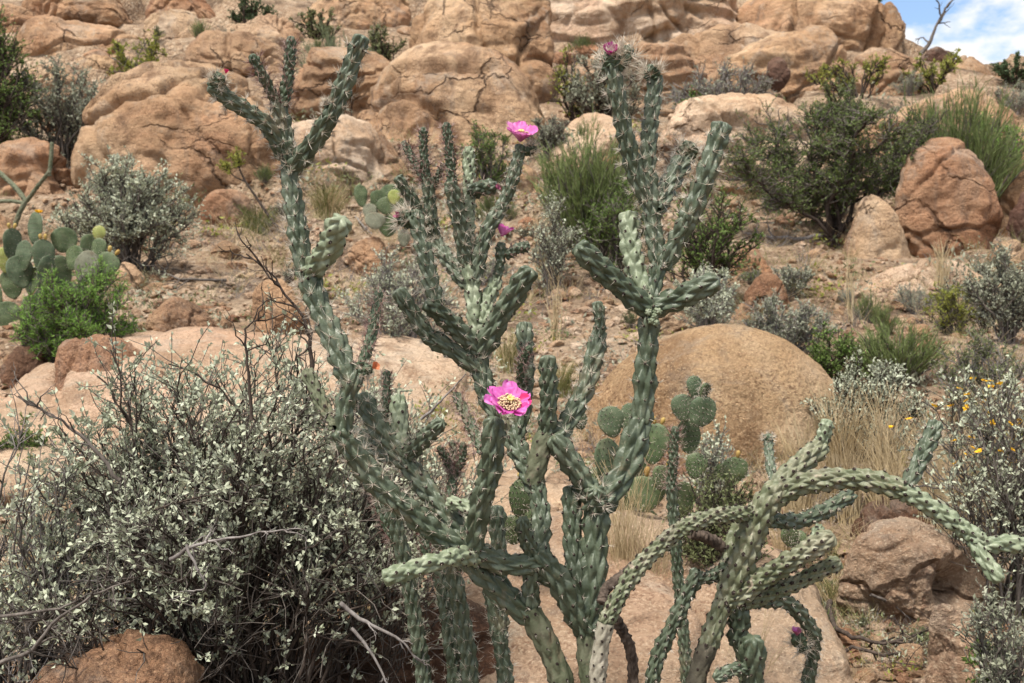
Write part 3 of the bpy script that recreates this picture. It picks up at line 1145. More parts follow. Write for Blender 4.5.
def branch(label, pts, r, seed=0, mat='twig_grey', name='fallen_branch', cat='branch', twigs=5, tl=.25, droop=0.0, bare_name='twig'):
    """a dead branch through world points, with side twigs as one mesh"""
    rng = np.random.RandomState(seed + 77)
    pts = np.array(pts, float)
    loc = pts[0].copy()
    X, s = smooth_path(pts - loc, .01)
    idx = np.linspace(0, len(X) - 1, 16).astype(int)
    P = X[idx] + rng.normal(size=(16, 3)) * s[-1] * .006
    geo = [poly_tubes(P[None], r, r * .3, 7)]
    if twigs:
        p, tg, t, _ = pick(P[None], twigs, .25, .98, rng)
        d = nrm(tg * .8 + rng.normal(size=(twigs, 3)) * .6 + np.array([0, 0, -droop]))
        Q = curves(p, p + d * (s[-1] * tl * rng.uniform(.4, 1.2, twigs))[:, None], 7, .16, rng)
        geo.append(poly_tubes(Q, r * .45, r * .15, 5))
        p, tg, t, _ = pick(Q, twigs * 2, .3, .98, rng)
        d = nrm(tg * .7 + rng.normal(size=(twigs * 2, 3)) * .7)
        Q2 = curves(p, p + d * (s[-1] * tl * .4 * rng.uniform(.4, 1.2, twigs * 2))[:, None], 5, .15, rng)
        geo.append(poly_tubes(Q2, r * .2, r * .08, 4))
    V, FF = join(geo)
    o = mk(name, V, FF, M[mat], loc=loc)
    return tag(o, label, cat)
DEBUG = 0

# ================================================================== THE SETTING
def build_ground():
    def axis(lim, n, near):
        t = np.linspace(-1, 1, n)
        k = np.arcsinh(lim / near)
        return np.sinh(t * k) * near
    side = 15 + axis(385, 81, 6)[41:]
    xs = np.concatenate([-side[::-1], np.linspace(-15, 15, 601), side])
    ys = np.concatenate([np.linspace(-60, 1.2, 30)[:-1], 1.2 * (45 / 1.2) ** np.linspace(0, 1, 640), np.linspace(47, 400, 40)])
    Xg, Yg = np.meshgrid(xs, ys, indexing='xy')
    Z = terrain(Xg, Yg)
    q = np.stack([Xg, Yg, 0 * Xg], -1).reshape(-1, 3)
    Z = Z + fbm(q * 7, 3).reshape(Z.shape) * .022 * np.clip((Yg - .5) / 3, .2, 1)
    V = np.stack([Xg, Yg, Z], -1).reshape(-1, 3)
    nx, ny = len(xs), len(ys)
    b = (np.arange(ny - 1) * nx)[:, None] + np.arange(nx - 1)[None]
    o = mk('ground', V, [np.stack([b, b + 1, b + nx + 1, b + nx], -1).reshape(-1, 4)], M['ground'])
    o['kind'] = 'structure'


build_ground()

# ------------------------------------------------------------------ boulders and slabs
Kf = dict(fissures=4)
Kn = dict(fissures=1, rough=.035)
ROCKS = [
    ((84, 62, 322, 182), 'large smooth tan boulder standing behind the grey shrubs at upper left', dict(dr=.8, seed=3, sharp=7, facets=9)),
    ((160, 40, 338, 112), 'long rounded boulder tilted down to the right above the large tan boulder', dict(dr=.7, seed=8, roll=-20, sharp=7, Y=17.2, grow=.1)),
    ((5, 20, 152, 74), 'wide pinkish tan slab under the top left corner', dict(dr=.8, seed=11, Y=19)),
    ((26, -22, 146, 26), 'rounded ledge overhanging the wide slab at the top left', dict(dr=.8, seed=15, Y=21.5)),
    ((-30, 6, 50, 48), 'tan boulder cut by the left edge of the photo below its top corner', dict(dr=.8, seed=19, Y=20.5)),
    ((136, 12, 216, 64), 'block of tan stone behind the yellow-green shrub', dict(dr=.7, seed=22, Y=20)),
    ((200, 6, 318, 62), 'wide weathered slab behind the two spiny tips of the tallest left cholla arm', dict(dr=.7, seed=25, Y=19.5)),
    ((146, -16, 214, 16), 'dark reddish stone on the top edge left of centre', dict(dr=.7, seed=29, Y=22, mat='rock_red')),
    ((292, -24, 412, 40), 'rough brown ledge at the top edge behind the ephedra bush', dict(dr=.7, seed=31, Y=21.5)),
    ((70, 54, 128, 76), 'low flat stone tucked under the yellow-green shrub', dict(dr=.9, seed=33, Y=17.6)),
    ((403, -40, 576, 78), 'big blocky sandstone outcrop at the top centre with vertical cracks', dict(dr=.7, seed=38, Y=16.8, facets=15, sharp=13, fissures=7)),
    ((342, 56, 560, 190), 'broad pale dome of rock below the blocky outcrop at centre', dict(dr=.9, seed=44, Y=13.6, sharp=6, facets=9, fissures=5)),
    ((545, 112, 650, 160), 'smooth pale hump of rock left of the magenta bud', dict(dr=.9, seed=49, mat='rock_pale', **Kn)),
    ((190, 150, 350, 214), 'reddish layered slab behind the left cholla arm', dict(dr=.8, seed=52, strata=1.0, mat='rock_red', Y=11.6)),
    ((318, 128, 412, 212), 'cracked tan slab leaning behind the grass tuft', dict(dr=.8, seed=57, fissures=6, Y=12.2)),
    ((640, 24, 840, 110), 'broad sloping slab at the upper right, left of its round dome', dict(dr=.8, seed=61, sharp=7, Y=18, mat='rock')),
    ((722, -18, 912, 66), 'round topped dome of rock below the sky', dict(dr=.8, seed=66, sharp=6, facets=9, Y=20.3)),
    ((700, 36, 862, 122), 'pale lower shoulder of rock under the round topped dome', dict(dr=.7, seed=69, Y=16.6, strata=.5)),
    ((820, 48, 952, 128), 'fissured outcrop behind the dark mesquite crown', dict(dr=.7, seed=73, Y=17.5, fissures=6)),
    ((942, 52, 992, 104), 'square block of stone on the skyline', dict(dr=.8, seed=77, Y=19.2, sharp=13)),
    ((970, 74, 1012, 104), 'small sloping stone on the skyline right of the square block', dict(dr=.8, seed=80, Y=19)),
    ((922, 48, 957, 66), 'thin flat cap stone under the dead twig on the skyline', dict(dr=.8, seed=82, Y=19.6, mat='rock_dark')),
    ((876, 2, 908, 46), 'steep stone on the shoulder of the dome against the sky', dict(dr=.8, seed=85, Y=20.2)),
    ((893, 138, 996, 268), 'tall orange-brown boulder right of the mesquite trunk', dict(dr=.8, seed=92, Y=9.4, sharp=22, facets=10, roll=8, mat='rock_red', fissures=5, rough=.045, grow=.15)),
    ((836, 194, 912, 292), 'smooth brown slab between the mesquite trunk and the tall boulder', dict(dr=.6, seed=94, Y=9.3, mat='rock', **Kn)),
    ((974, 160, 1080, 275), 'tan slab at the right edge behind the tall orange-brown boulder', dict(dr=.7, seed=97, Y=10.4)),
    ((1006, 188, 1050, 226), 'dark brown stone cut by the right edge', dict(dr=.8, seed=99, Y=9.3, mat='rock_dark')),
    ((852, 262, 990, 345), 'low pale outcrop below the tall orange-brown boulder', dict(dr=.9, seed=103, mat='rock_pale', Y=7.6, pitch=12)),
    ((716, 243, 777, 288), 'orange stone below the driftwood branch, upper one of a pair', dict(dr=.8, seed=107, mat='rock_red', Y=8.1)),
    ((740, 275, 788, 313), 'red-brown stone, lower one of the pair below the driftwood branch', dict(dr=.8, seed=110, mat='rock_red', Y=7.4)),
    ((733, 300, 762, 321), 'small round tan stone in front of the red-brown stone', dict(dr=.8, seed=113, Y=7.0)),
    ((556, 316, 838, 490), 'big smooth golden boulder behind the middle prickly pear', dict(dr=.75, seed=118, mat='rock_gold', Y=4.4, sharp=6, facets=8, fissures=1, rough=.018, grow=.2)),
    ((838, 520, 996, 632), 'tan boulder with a dark hollow under its right side', dict(dr=.7, seed=131, mat='rock_pale', sharp=12, facets=14, fissures=3, rough=.06, dent=((.6, -.8, .02), .15, .36), grow=.15)),
    ((930, 598, 1000, 720), 'pointed stone streaked with grey lichen at the lower right', dict(dr=.7, seed=134, Y=2.5, mat='rock_pale', sharp=12, roll=14)),
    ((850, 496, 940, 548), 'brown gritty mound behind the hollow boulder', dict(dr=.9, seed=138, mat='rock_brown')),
    ((143, 296, 219, 334), 'flat angular ledge beside the bright green bush', dict(dr=.9, seed=151, Y=6.0, sharp=14, mat='rock')),
    ((50, 334, 148, 384), 'brown ledge below the bright green bush', dict(dr=.8, seed=155, Y=5.2, mat='rock_red')),
    ((250, 276, 310, 320), 'tan boulder behind the bend of the left cholla arm', dict(dr=.8, seed=158, Y=6.4)),
    ((12, 636, 218, 760), 'reddish boulder at the bottom left corner in front of the big grey shrub', dict(dr=.8, seed=163, Y=1.95, mat='rock_red', fissures=6, rough=.06)),
    ((346, 232, 392, 264), 'angular tilted stone below the small prickly pear', dict(dr=.9, seed=167, Y=8.2, sharp=14, roll=20)),
    ((20, 170, 58, 214), 'brown boulder beside the far cholla at left', dict(dr=.9, seed=170, Y=11, mat='rock_red')),
    ((-28, 214, 28, 266), 'tan slab behind the left prickly pear at the edge', dict(dr=.8, seed=173, Y=9.2)),
    ((114, 260, 143, 284), 'small brown stone right of the left prickly pear', dict(dr=.9, seed=176, Y=7.4)),
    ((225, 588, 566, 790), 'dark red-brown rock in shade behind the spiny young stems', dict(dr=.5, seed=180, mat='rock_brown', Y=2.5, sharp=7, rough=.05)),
    ((764, 56, 789, 76), 'small dark stone resting on the pale shoulder of rock', dict(dr=.9, seed=184, Y=16, mat='rock_dark')),
    ((572, 74, 597, 94), 'pale stone lodged under the leggy green shrub', dict(dr=.9, seed=187, Y=16.2)),
    ((640, 300, 700, 330), 'pale stone half hidden behind the right cholla trunk', dict(dr=.9, seed=190, Y=6.6)),
    ((195, 188, 262, 232), 'rounded red stone below the small bright green plants', dict(dr=.9, seed=193, Y=10.2, mat='rock_red')),
    ((480, 196, 520, 216), 'flat tan stone behind the pink half-open flower', dict(dr=.9, seed=196, Y=10.5)),
    ((986, 236, 1040, 290), 'tan stone behind the grey shrub at the right edge', dict(dr=.9, seed=199, Y=8.4)),
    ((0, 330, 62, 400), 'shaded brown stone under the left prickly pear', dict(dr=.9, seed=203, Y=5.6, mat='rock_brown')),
]
for bx, lb, kw in ROCKS:
    if DEBUG and 'Y' in kw: print('RK', bx, kw['Y'], round(hit((bx[0]+bx[2])/2, bx[3])[1], 2))
    rock(bx, lb, **kw)

Bx = dict(boxy=4, facets=8, sharp=12, rough=.03, fissures=4)
slab(-1.35, 5.25, .50, (2.5, 2.3, .62), 'wide flat pale bedrock sheet sloping down behind the big grey shrub', pitch=14, roll=-2, yaw=8, seed=142, **Bx)
slab(-2.75, 4.45, .33, (2.2, 1.7, .5), 'low flat pale slab at the left edge above the big grey shrub', pitch=9, roll=3, yaw=-6, seed=146, **Bx)
slab(-.35, 4.5, .24, (1.5, 2.0, .5), 'flat pinkish slab on the ground behind the middle of the cholla', pitch=13, roll=4, yaw=-12, seed=149, **Bx)
slab(.30, 3.0, .095, (1.30, 1.30, .42), 'large pale orange slab on the ground behind the cholla trunks', pitch=15, roll=7, yaw=-8, seed=153, boxy=3.2, facets=10, sharp=12, rough=.028, fissures=3)
for bx, lb, kw in [
    ((540, -34, 742, 46), 'wide pale rock face at the top edge right of the blocky outcrop', dict(dr=.5, seed=230, Y=20.5, mat='rock_pale')),
    ((574, 44, 704, 124), 'low sloping slab of rock behind the magenta flower head', dict(dr=.6, seed=233, Y=15.6, mat='rock')),
    ((286, 52, 408, 140), 'sloping slab of rock behind the right arm of the tallest left stem', dict(dr=.6, seed=236, Y=15.2, mat='rock')),
    ((222, 128, 400, 226), 'flat cracked slab spreading out between the two large boulders', dict(dr=.7, seed=239, Y=11.8, mat='rock_pale')),
    ((-20, 66, 100, 160), 'sloping slab behind the tall shrubs at the left edge', dict(dr=.6, seed=242, Y=16, mat='rock')),
    ((846, 96, 1046, 196), 'broad slab of rock behind the olive ephedra at right', dict(dr=.6, seed=245, Y=12.6, mat='rock')),
    ((646, 96, 806, 180), 'wide slab of rock below the grey leafless bush', dict(dr=.7, seed=248, Y=12.2, mat='rock_pale')),
    ((-20, 140, 90, 226), 'cracked slab under the far cholla at the left', dict(dr=.7, seed=251, Y=11.2, mat='rock_red')),
    ((420, 168, 560, 236), 'low slab of rock behind the cholla flowers at centre', dict(dr=.7, seed=254, Y=10.6, mat='rock')),
]:
    kw.setdefault('pitch', 18)
    rock(bx, lb, boxy=3.2, facets=14, sharp=14, fissures=7, rough=.045, strata=.6, grow=.6, **kw)

# ------------------------------------------------------------------ loose stones on the slope, gravel
rs = np.random.RandomState(5)
_stones = []
for i in range(9):
    dims = (1, rs.uniform(.6, .95), rs.uniform(.35, .7))
    V, Fc = rock_verts(300 + i, dims, 4, facets=9, sharp=14, rough=.05, fissures=1)
    o = mk('loose_stone', V, [Fc], M[['rock', 'rock_pale', 'rock_red', 'rock'][i % 4]])
    _stones.append(o.data)
    bpy.data.objects.remove(o)
AREAS = [((545, 285, 660, 380), 70, (5, 20)), ((800, 240, 900, 330), 46, (4, 15)), ((560, 90, 700, 130), 14, (5, 14)),
         ((140, 270, 260, 320), 34, (5, 16)), ((800, 560, 940, 683), 62, (7, 26)), ((250, 205, 360, 270), 16, (5, 18)),
         ((690, 190, 800, 300), 24, (4, 14)), ((20, 160, 110, 230), 12, (6, 16)), ((880, 330, 1020, 420), 12, (6, 16))]
for (x0, y0, x1, y1), n, (a, b) in AREAS:
    px, py = rs.uniform(x0, x1, n), rs.uniform(y0, y1, n)
    hp = hits(px, py)
    for k in range(n):
        o = bpy.data.objects.new('loose_stone', _stones[rs.randint(9)])
        s = (a + (b - a) * rs.rand() ** 2.4) / F * hp[k, 1]
        o.scale = (s, s, s)
        o.location = [float(hp[k, 0]), float(hp[k, 1]), float(hp[k, 2] + s * .08)]
        o.rotation_euler = (rs.normal() * .3, rs.normal() * .3, rs.uniform(0, 6.28))
        COL.objects.link(o)
        tag(o, 'small angular loose stone lying among others on the gravelly slope', 'stone', 'loose stones on the slope')

_half = []
for i in range(8):
    V, Fc = rock_verts(500 + i, (1, rs.uniform(.6, .9), rs.uniform(.45, .75)), 6, facets=15, sharp=16, rough=.05, fissures=3)
    o = mk('half_buried_rock', V, [Fc], M[['rock', 'rock_pale', 'rock', 'rock_red'][i % 4]])
    _half.append(o.data)
    bpy.data.objects.remove(o)
for (x0, y0, x1, y1), n, (a, b) in [((560, 40, 720, 190), 16, (18, 60)), ((400, 175, 560, 235), 8, (16, 46)), ((900, 90, 1024, 200), 9, (18, 56)),
                                    ((0, 60, 120, 220), 9, (18, 55)), ((120, 200, 260, 300), 9, (16, 44)), ((690, 120, 860, 300), 15, (14, 44)),
                                    ((380, 30, 420, 120), 3, (18, 36)), ((880, 290, 1024, 360), 8, (16, 44)), ((540, 230, 640, 330), 9, (12, 34)), ((810, 575, 930, 670), 12, (16, 52)), ((600, 560, 700, 600), 3, (14, 30))]:
    hp = hits(rs.uniform(x0, x1, n), rs.uniform(y0, y1, n))
    for k in range(n):
        o = bpy.data.objects.new('half_buried_rock', _half[rs.randint(8)])
        s = (a + (b - a) * rs.rand() ** 1.6) / F * hp[k, 1]
        o.scale = (s, s, s * rs.uniform(.7, 1.1))
        o.location = [float(hp[k, 0]), float(hp[k, 1] + s * .2), float(hp[k, 2] + s * .06)]
        o.rotation_euler = (rs.normal() * .2 + .2, rs.normal() * .2, rs.uniform(0, 6.28))
        COL.objects.link(o)
        tag(o, 'half-buried weathered rock among others between the bushes of the slope', 'rock', 'half-buried rocks between the bushes')


def gravel():
    n = 15000
    D, Fc = ico(1)
    px, py = rs.uniform(-40, 1064, n), 120 + 580 * rs.rand(n) ** .8
    hp = hits(px, py)
    keep = (hp[:, 1] < 16) & (fbm(hp * np.array([.9, .9, .9]) + 4, 2) > -.2)
    hp = hp[keep]
    n = len(hp)
    s = (.25 + .75 * rs.rand(n) ** 2.6) * .047 * np.clip(hp[:, 1] / 4.5, .35, 1.5)
    sc = rs.uniform(.5, 1.3, (n, 1, 3)) * np.array([1, 1, .6])
    V = D[None] * (1 + rs.uniform(-.25, .25, (n, len(D), 1))) * sc * s[:, None, None]
    a = rs.uniform(0, 6.28, n)
    c, sn = np.cos(a)[:, None], np.sin(a)[:, None]
    V = np.stack([V[..., 0] * c - V[..., 1] * sn, V[..., 0] * sn + V[..., 1] * c, V[..., 2]], -1)
    V = V + hp[:, None] + np.array([0, 0, .004])
    o = mk('gravel', V.reshape(-1, 3), [(Fc[None] + (np.arange(n) * len(D))[:, None, None]).reshape(-1, 3)], [M['rock_pale'], M['rock'], M['rock_red']], smooth=False,
           midx=np.repeat(rs.choice([0, 0, 1, 2], n), len(Fc)))
    tag(o, 'tan gravel and grit scattered over the bare soil of the slope', 'gravel', kind='stuff')


gravel()


def litter():
    n = 5200
    px, py = rs.uniform(-40, 1064, n), 230 + 470 * rs.rand(n)
    hp = hits(px, py)
    keep = fbm(hp * .8 + 9, 2) > -.02
    hp = hp[keep]
    n = len(hp)
    d = nrm(rs.normal(size=(n, 3)) * np.array([1, 1, .22]))
    L = rs.uniform(.02, .11, (n, 1)) * np.clip(hp[:, 1:2] / 4, .6, 2)
    p = hp + np.array([0, 0, .012])
    P = curves(p - d * L / 2, p + d * L / 2, 4, .12, rs)
    V, Fq = poly_tubes(P, rs.uniform(.0009, .003, n), .0006, 3)
    o = mk('dry_litter', V, [Fq], [M['twig_grey'], M['straw'], M['twig_dark']], midx=np.repeat(rs.randint(0, 3, n), 9))
    tag(o, 'dry twigs and straw lying loose on the stony ground', 'litter', kind='stuff')


litter()


def low_cover():
    n = 3600
    px, py = rs.uniform(-40, 1064, n), 110 + 570 * rs.rand(n)
    hp = hits(px, py)
    hp = hp[(fbm(hp * .7 + 31, 2) > -.02) & (hp[:, 1] < 15)]
    n = len(hp)
    m = 14
    b = np.repeat(hp, m, 0)
    sc = np.clip(b[:, 1:2] / 5, .5, 2.2)
    b = b + rs.normal(size=b.shape) * np.array([.03, .03, 0]) * sc
    e = b + (rs.normal(size=b.shape) * np.array([.05, .05, .02]) + np.array([0, 0, .075])) * sc * np.repeat(rs.uniform(.4, 1.6, (n, 1)), m, 0)
    P = curves(b, e, 4, .08, rs)
    V, Fq = poly_tubes(P, .0011 * sc[:, 0], .0004, 3)
    o = mk('sparse_grass', V, [Fq], [M['straw'], M['grass'], M['twig_grey']], midx=np.repeat(np.repeat(rs.choice([0, 0, 1, 2], n), m), 9))
    tag(o, 'sparse dry and green grass wisps between the stones', 'grass', kind='stuff')
    n = 1700
    px, py = rs.uniform(-40, 1064, n), 110 + 570 * rs.rand(n)
    hp = hits(px, py)
    hp = hp[(fbm(hp * .8 + 77, 2) > .0) & (hp[:, 1] < 15)]
    n = len(hp)
    m = 46
    b = np.repeat(hp, m, 0)
    sc = np.clip(b[:, 1:2] / 5, .5, 2.2) * np.repeat(rs.uniform(.5, 1.5, (n, 1)), m, 0)
    b = b + (rs.normal(size=b.shape) * np.array([.05, .05, .022]) + np.array([0, 0, .04])) * sc
    V, Fc = leaf_geo(b, rs.normal(size=b.shape) + np.array([0, 0, .6]), .02 * sc[:, 0], rs, .4)
    sel = np.repeat(rs.choice([0, 0, 1, 1, 0, 2], n), m)
    o = mk('low_herbs', V, [Fc], [M['leaf_sage'], M['leaf_olive'], M['leaf_yellow']], midx=np.tile(sel, 4))
    tag(o, 'small grey and green herbs hugging the ground of the slope', 'ground cover', kind='stuff')


low_cover()


# ------------------------------------------------------------------ background plants
def spot(px, py, Y=None):
    p = hit(px, py) if Y is None else at(px, py, Y)
    return p, p[1] / F


def settle(p):
    return np.array([p[0], p[1], float(terrain(p[0], p[1]))])


def S(px, py, w, h, label, fn=shrub, Y=None, lpx=None, **kw):
    p, s = spot(px, py, Y)
    if lpx:
        kw['lsize'] = lpx * s
    for k in ('r', 'r0', 'rmin'):
        if k in kw:
            kw[k] = kw[k] * s
    q = settle(p)
    hh = max(.45 * h * s, p[2] + h * s - q[2])        # stands on the soil, same top
    return fn(label, q, min(hh, 1.5 * h * s), w * s, **kw)


# r, r0, rmin below are in pixels at the plant's distance
S(65, 168, 112, 118, 'tall grey-green shrub at far left beside the large tan boulder', seed=1, leaf='leaf_sage', stem='twig_mid', lpx=3.60, n0=22, n1=170, n2=1305, lper=7, r0=1.6, rmin=.35)
S(128, 268, 140, 112, 'round grey shrub with bare dark lower stems behind the left prickly pear', seed=2, leaf='leaf_silver', stem='twig_mid', lpx=3.60, n0=30, n1=240, n2=1885, lper=7, r0=1.8, rmin=.4, Y=8.0, low=.3)
S(142, 66, 64, 42, 'yellow-green shrub on the slab at upper left', seed=3, leaf='leaf_yellow', lpx=3.60, n0=12, n1=60, n2=348, lper=7, r0=1.2, rmin=.35, Y=17.4, bare=.25)
S(336, 92, 92, 76, 'grey-green ephedra bush between the two tips of the left cholla arm', broom, seed=4, mat='broom_grey', n=70, per=14, r=.42, r0=.8)
S(370, 110, 40, 50, 'dark green low bush right of the ephedra at upper left', seed=40, leaf='leaf_green', lpx=2.88, n0=12, n1=60, n2=377, lper=7, r0=1, rmin=.3)
S(-14, 175, 95, 165, 'tall leafy green shrub cut by the left edge', seed=5, leaf='leaf_green', stem='twig_dark', lpx=3.60, n0=16, n1=120, n2=812, lper=7, r0=2, rmin=.4)
S(-26, 80, 120, 110, 'loose green shrub reaching in at the top left corner', seed=6, leaf='leaf_green', stem='twig_dark', lpx=3.60, n0=14, n1=90, n2=478, lper=6, r0=1.8, rmin=.4, Y=13)
S(10, 190, 44, 36, 'small bright green bush at the left edge above the far cholla', seed=7, leaf='leaf_bright', lpx=3.24, n0=14, n1=60, n2=377, lper=6, r0=1, rmin=.3)
S(80, 338, 128, 72, 'bright feathery green bush in front of the left prickly pear', seed=8, leaf='leaf_bright', stem='twig_mid', lpx=4.32, ratio=.22, n0=40, n1=330, n2=2755, lper=8, r0=1.1, rmin=.45, Y=5.75, low=.1)
S(128, 176, 70, 22, 'low green growth behind the round grey shrub', seed=9, leaf='leaf_green', lpx=2.88, n0=16, n1=60, n2=377, lper=6, r0=1, rmin=.3)
S(590, 246, 122, 118, 'olive green broom-like bush at centre right of the pink flowers', broom, seed=10, mat='broom', n=110, per=18, r=.5, r0=1.2, Y=8.6)
S(616, 250, 80, 84, 'fresh green bush in front of the olive broom-like bush', seed=11, leaf='leaf_green', lpx=3.60, ratio=.3, n0=18, n1=130, n2=928, lper=7, r0=1.3, rmin=.4, Y=8.2)
S(486, 196, 74, 66, 'airy light green bush behind the spiny cholla tips', seed=12, leaf='leaf_green', lpx=3.24, ratio=.3, n0=14, n1=90, n2=609, lper=6, r0=1, rmin=.35, bare=.15)
S(956, 196, 150, 112, 'dense olive green ephedra bush behind the tall orange-brown boulder', broom, seed=14, mat='broom', n=130, per=18, r=.5, r0=1.2, Y=10.6)
S(1002, 160, 70, 62, 'bright green bush at the right edge beside the ephedra', seed=15, leaf='leaf_bright', lpx=3.24, n0=16, n1=90, n2=609, lper=6, r0=1.2, rmin=.35, Y=11.6)
S(722, 128, 125, 70, 'grey leafless bush in front of the broad sloping slab', seed=16, kind='bare', leaf='leaf_sage', stem='twig_grey', lper=2, lpx=2.88, n0=36, n1=240, n2=1305, r0=1.3, rmin=.42, base_spread=.3)
S(700, 132, 60, 42, 'small green bush left of the grey leafless bush', seed=160, leaf='leaf_green', stem='twig_mid', lpx=2.88, n0=12, n1=70, n2=435, lper=5, r0=1, rmin=.35)
S(616, 38, 74, 36, 'low olive ephedra at the top edge above the magenta bud', broom, seed=17, mat='broom_grey', n=70, per=13, r=.42, r0=.8, Y=17)
S(610, 92, 96, 58, 'dark grey shrub behind the magenta bud', seed=18, leaf='leaf_sage', stem='twig_dark', lpx=3.24, n0=18, n1=120, n2=812, lper=6, r0=1.3, rmin=.35, Y=14.6)
S(580, 82, 62, 64, 'leggy green shrub with dark crooked stems at the top centre', seed=19, leaf='leaf_yellow', stem='twig_dark', lpx=3.60, n0=8, n1=36, n2=174, lper=6, r0=2.2, rmin=.4, bare=.35, Y=15)
S(600, 118, 34, 36, 'small olive tuft of broom below the magenta bud', broom, seed=190, mat='broom', n=30, per=9, r=.42, r0=.8)
S(863, 16, 42, 30, 'dark bush growing on top of the round dome', seed=20, leaf='leaf_dark', lpx=2.88, n0=12, n1=70, n2=478, lper=7, r0=1.2, rmin=.35, Y=20.6)
S(1012, 104, 52, 46, 'dark bush on the skyline at the right edge', seed=21, leaf='leaf_dark', stem='twig_dark', lpx=2.88, n0=12, n1=80, n2=522, lper=6, r0=1.2, rmin=.35, Y=18.2, bare=.2)
S(738, 12, 56, 26, 'dark low bush at the top edge left of the dome', seed=22, leaf='leaf_dark', lpx=2.88, n0=12, n1=70, n2=478, lper=7, r0=1, rmin=.35, Y=19)
S(700, 282, 130, 96, 'leafy green bush with dark stems behind the right cholla crown', seed=23, leaf='leaf_green', stem='twig_dark', lpx=3.60, n0=16, n1=120, n2=812, lper=6, r0=2, rmin=.45, Y=7.6, bare=.25)
S(706, 322, 78, 62, 'silvery low shrub right of the cholla fork', seed=24, leaf='leaf_silver', stem='twig_grey', lpx=3.24, n0=22, n1=150, n2=1015, lper=5, r0=1, rmin=.35, Y=6.3)
S(895, 380, 120, 62, 'olive green ephedra low behind the golden boulder', broom, seed=25, mat='broom', n=100, per=15, r=.5, r0=1, Y=5.3)
S(836, 372, 64, 56, 'small fresh green shrub left of the low ephedra', seed=26, leaf='leaf_green', stem='twig_dark', lpx=3.60, n0=14, n1=80, n2=478, lper=6, r0=1.2, rmin=.4, Y=5.2)
S(786, 350, 106, 56, 'grey wiry shrub along the back of the golden boulder', seed=27, leaf='leaf_sage', stem='twig_grey', lpx=3.24, n0=30, n1=200, n2=1305, lper=4, r0=1.1, rmin=.4, Y=5.9)
S(866, 430, 130, 74, 'silvery grey shrub among the tall dry grass', seed=28, leaf='leaf_silver', stem='twig_dark', lpx=3.60, n0=30, n1=220, n2=1595, lper=5, r0=1.2, rmin=.4, Y=4.35)
S(1006, 330, 84, 86, 'grey-green shrub at the right edge below the tan slabs', seed=29, leaf='leaf_sage', stem='twig_mid', lpx=3.60, n0=24, n1=160, n2=1160, lper=6, r0=1.5, rmin=.4, Y=6.0)
S(956, 324, 66, 46, 'light green wispy bush below the tall orange-brown boulder', seed=30, leaf='leaf_yellow', stem='twig_mid', lpx=3.60, ratio=.25, n0=18, n1=90, n2=522, lper=6, r0=1, rmin=.35, Y=6.4)
S(988, 400, 110, 70, 'olive shrub behind the yellow flowered bush', seed=300, leaf='leaf_olive', stem='twig_grey', lpx=3.60, n0=24, n1=150, n2=1015, lper=5, r0=1.2, rmin=.4, Y=4.7)
S(228, 172, 52, 42, 'small bright yellow-green plant on the large tan boulder', seed=31, leaf='leaf_yellow', lpx=2.88, n0=10, n1=50, n2=246, lper=5, r0=1, rmin=.3, bare=.2, Y=11.5)
S(245, 320, 42, 28, 'tiny yellow flowered plant in front of the tan boulder', seed=32, leaf='leaf_sage', lpx=2.88, n0=12, n1=50, n2=232, lper=4, r0=.8, rmin=.3, Y=5.9, flowers=9, fsize=.018, name='flowering_plant', cat='plant')
S(258, 232, 44, 30, 'dark olive clump of grass below the bare crooked sapling', tuft, seed=33, mat='grass', mat2='broom', n=260, r=.45, splay=.8)
S(326, 219, 44, 40, 'olive grass tuft right of the tall left cholla arm', tuft, seed=34, mat='grass', mat2='straw', n=300, r=.4, splay=.9)
S(400, 312, 150, 66, 'silvery wiry shrub behind the low forks of the cholla', seed=35, leaf='leaf_silver', stem='twig_grey', lpx=3.24, n0=30, n1=210, n2=1450, lper=4, r0=1.1, rmin=.38, Y=6.1)
S(552, 272, 56, 78, 'thin silvery shrub left of the broom-like bush', seed=36, leaf='leaf_silver', stem='twig_mid', lpx=2.88, n0=14, n1=90, n2=609, lper=5, r0=1, rmin=.35, Y=7.8)
S(252, 12, 60, 30, 'dark shrub at the top edge left of centre', seed=37, leaf='leaf_dark', stem='twig_dark', lpx=2.88, n0=14, n1=80, n2=522, lper=5, r0=1.2, rmin=.35, Y=20.4)
S(318, 14, 60, 24, 'dark bare shrub at the top edge above the ephedra', seed=38, leaf='leaf_olive', stem='twig_dark', lpx=2.88, n0=14, n1=80, n2=435, lper=3, r0=1.2, rmin=.35, Y=20.2)
S(382, 22, 40, 40, 'olive bush at the top edge left of the blocky outcrop', seed=39, leaf='leaf_olive', stem='twig_dark', lpx=2.88, n0=12, n1=70, n2=478, lper=6, r0=1, rmin=.35, Y=18.5)
S(858, 108, 100, 54, 'sparse yellow-green creosote bush on the fissured outcrop', seed=42, leaf='leaf_yellow', stem='twig_dark', lpx=3.24, n0=14, n1=80, n2=377, lper=6, r0=1.3, rmin=.35, bare=.35, Y=15.2)
S(935, 92, 70, 44, 'creosote bush with yellow-green leaves under the dead twig', seed=43, leaf='leaf_yellow', stem='twig_dark', lpx=3.24, n0=12, n1=60, n2=290, lper=6, r0=1.2, rmin=.35, bare=.3, Y=17)
S(838, 106, 54, 46, 'dark grey-green bush on the pale shoulder of rock', seed=45, leaf='leaf_olive', stem='twig_dark', lpx=2.88, n0=16, n1=90, n2=623, lper=6, r0=1.2, rmin=.35, Y=14.6)
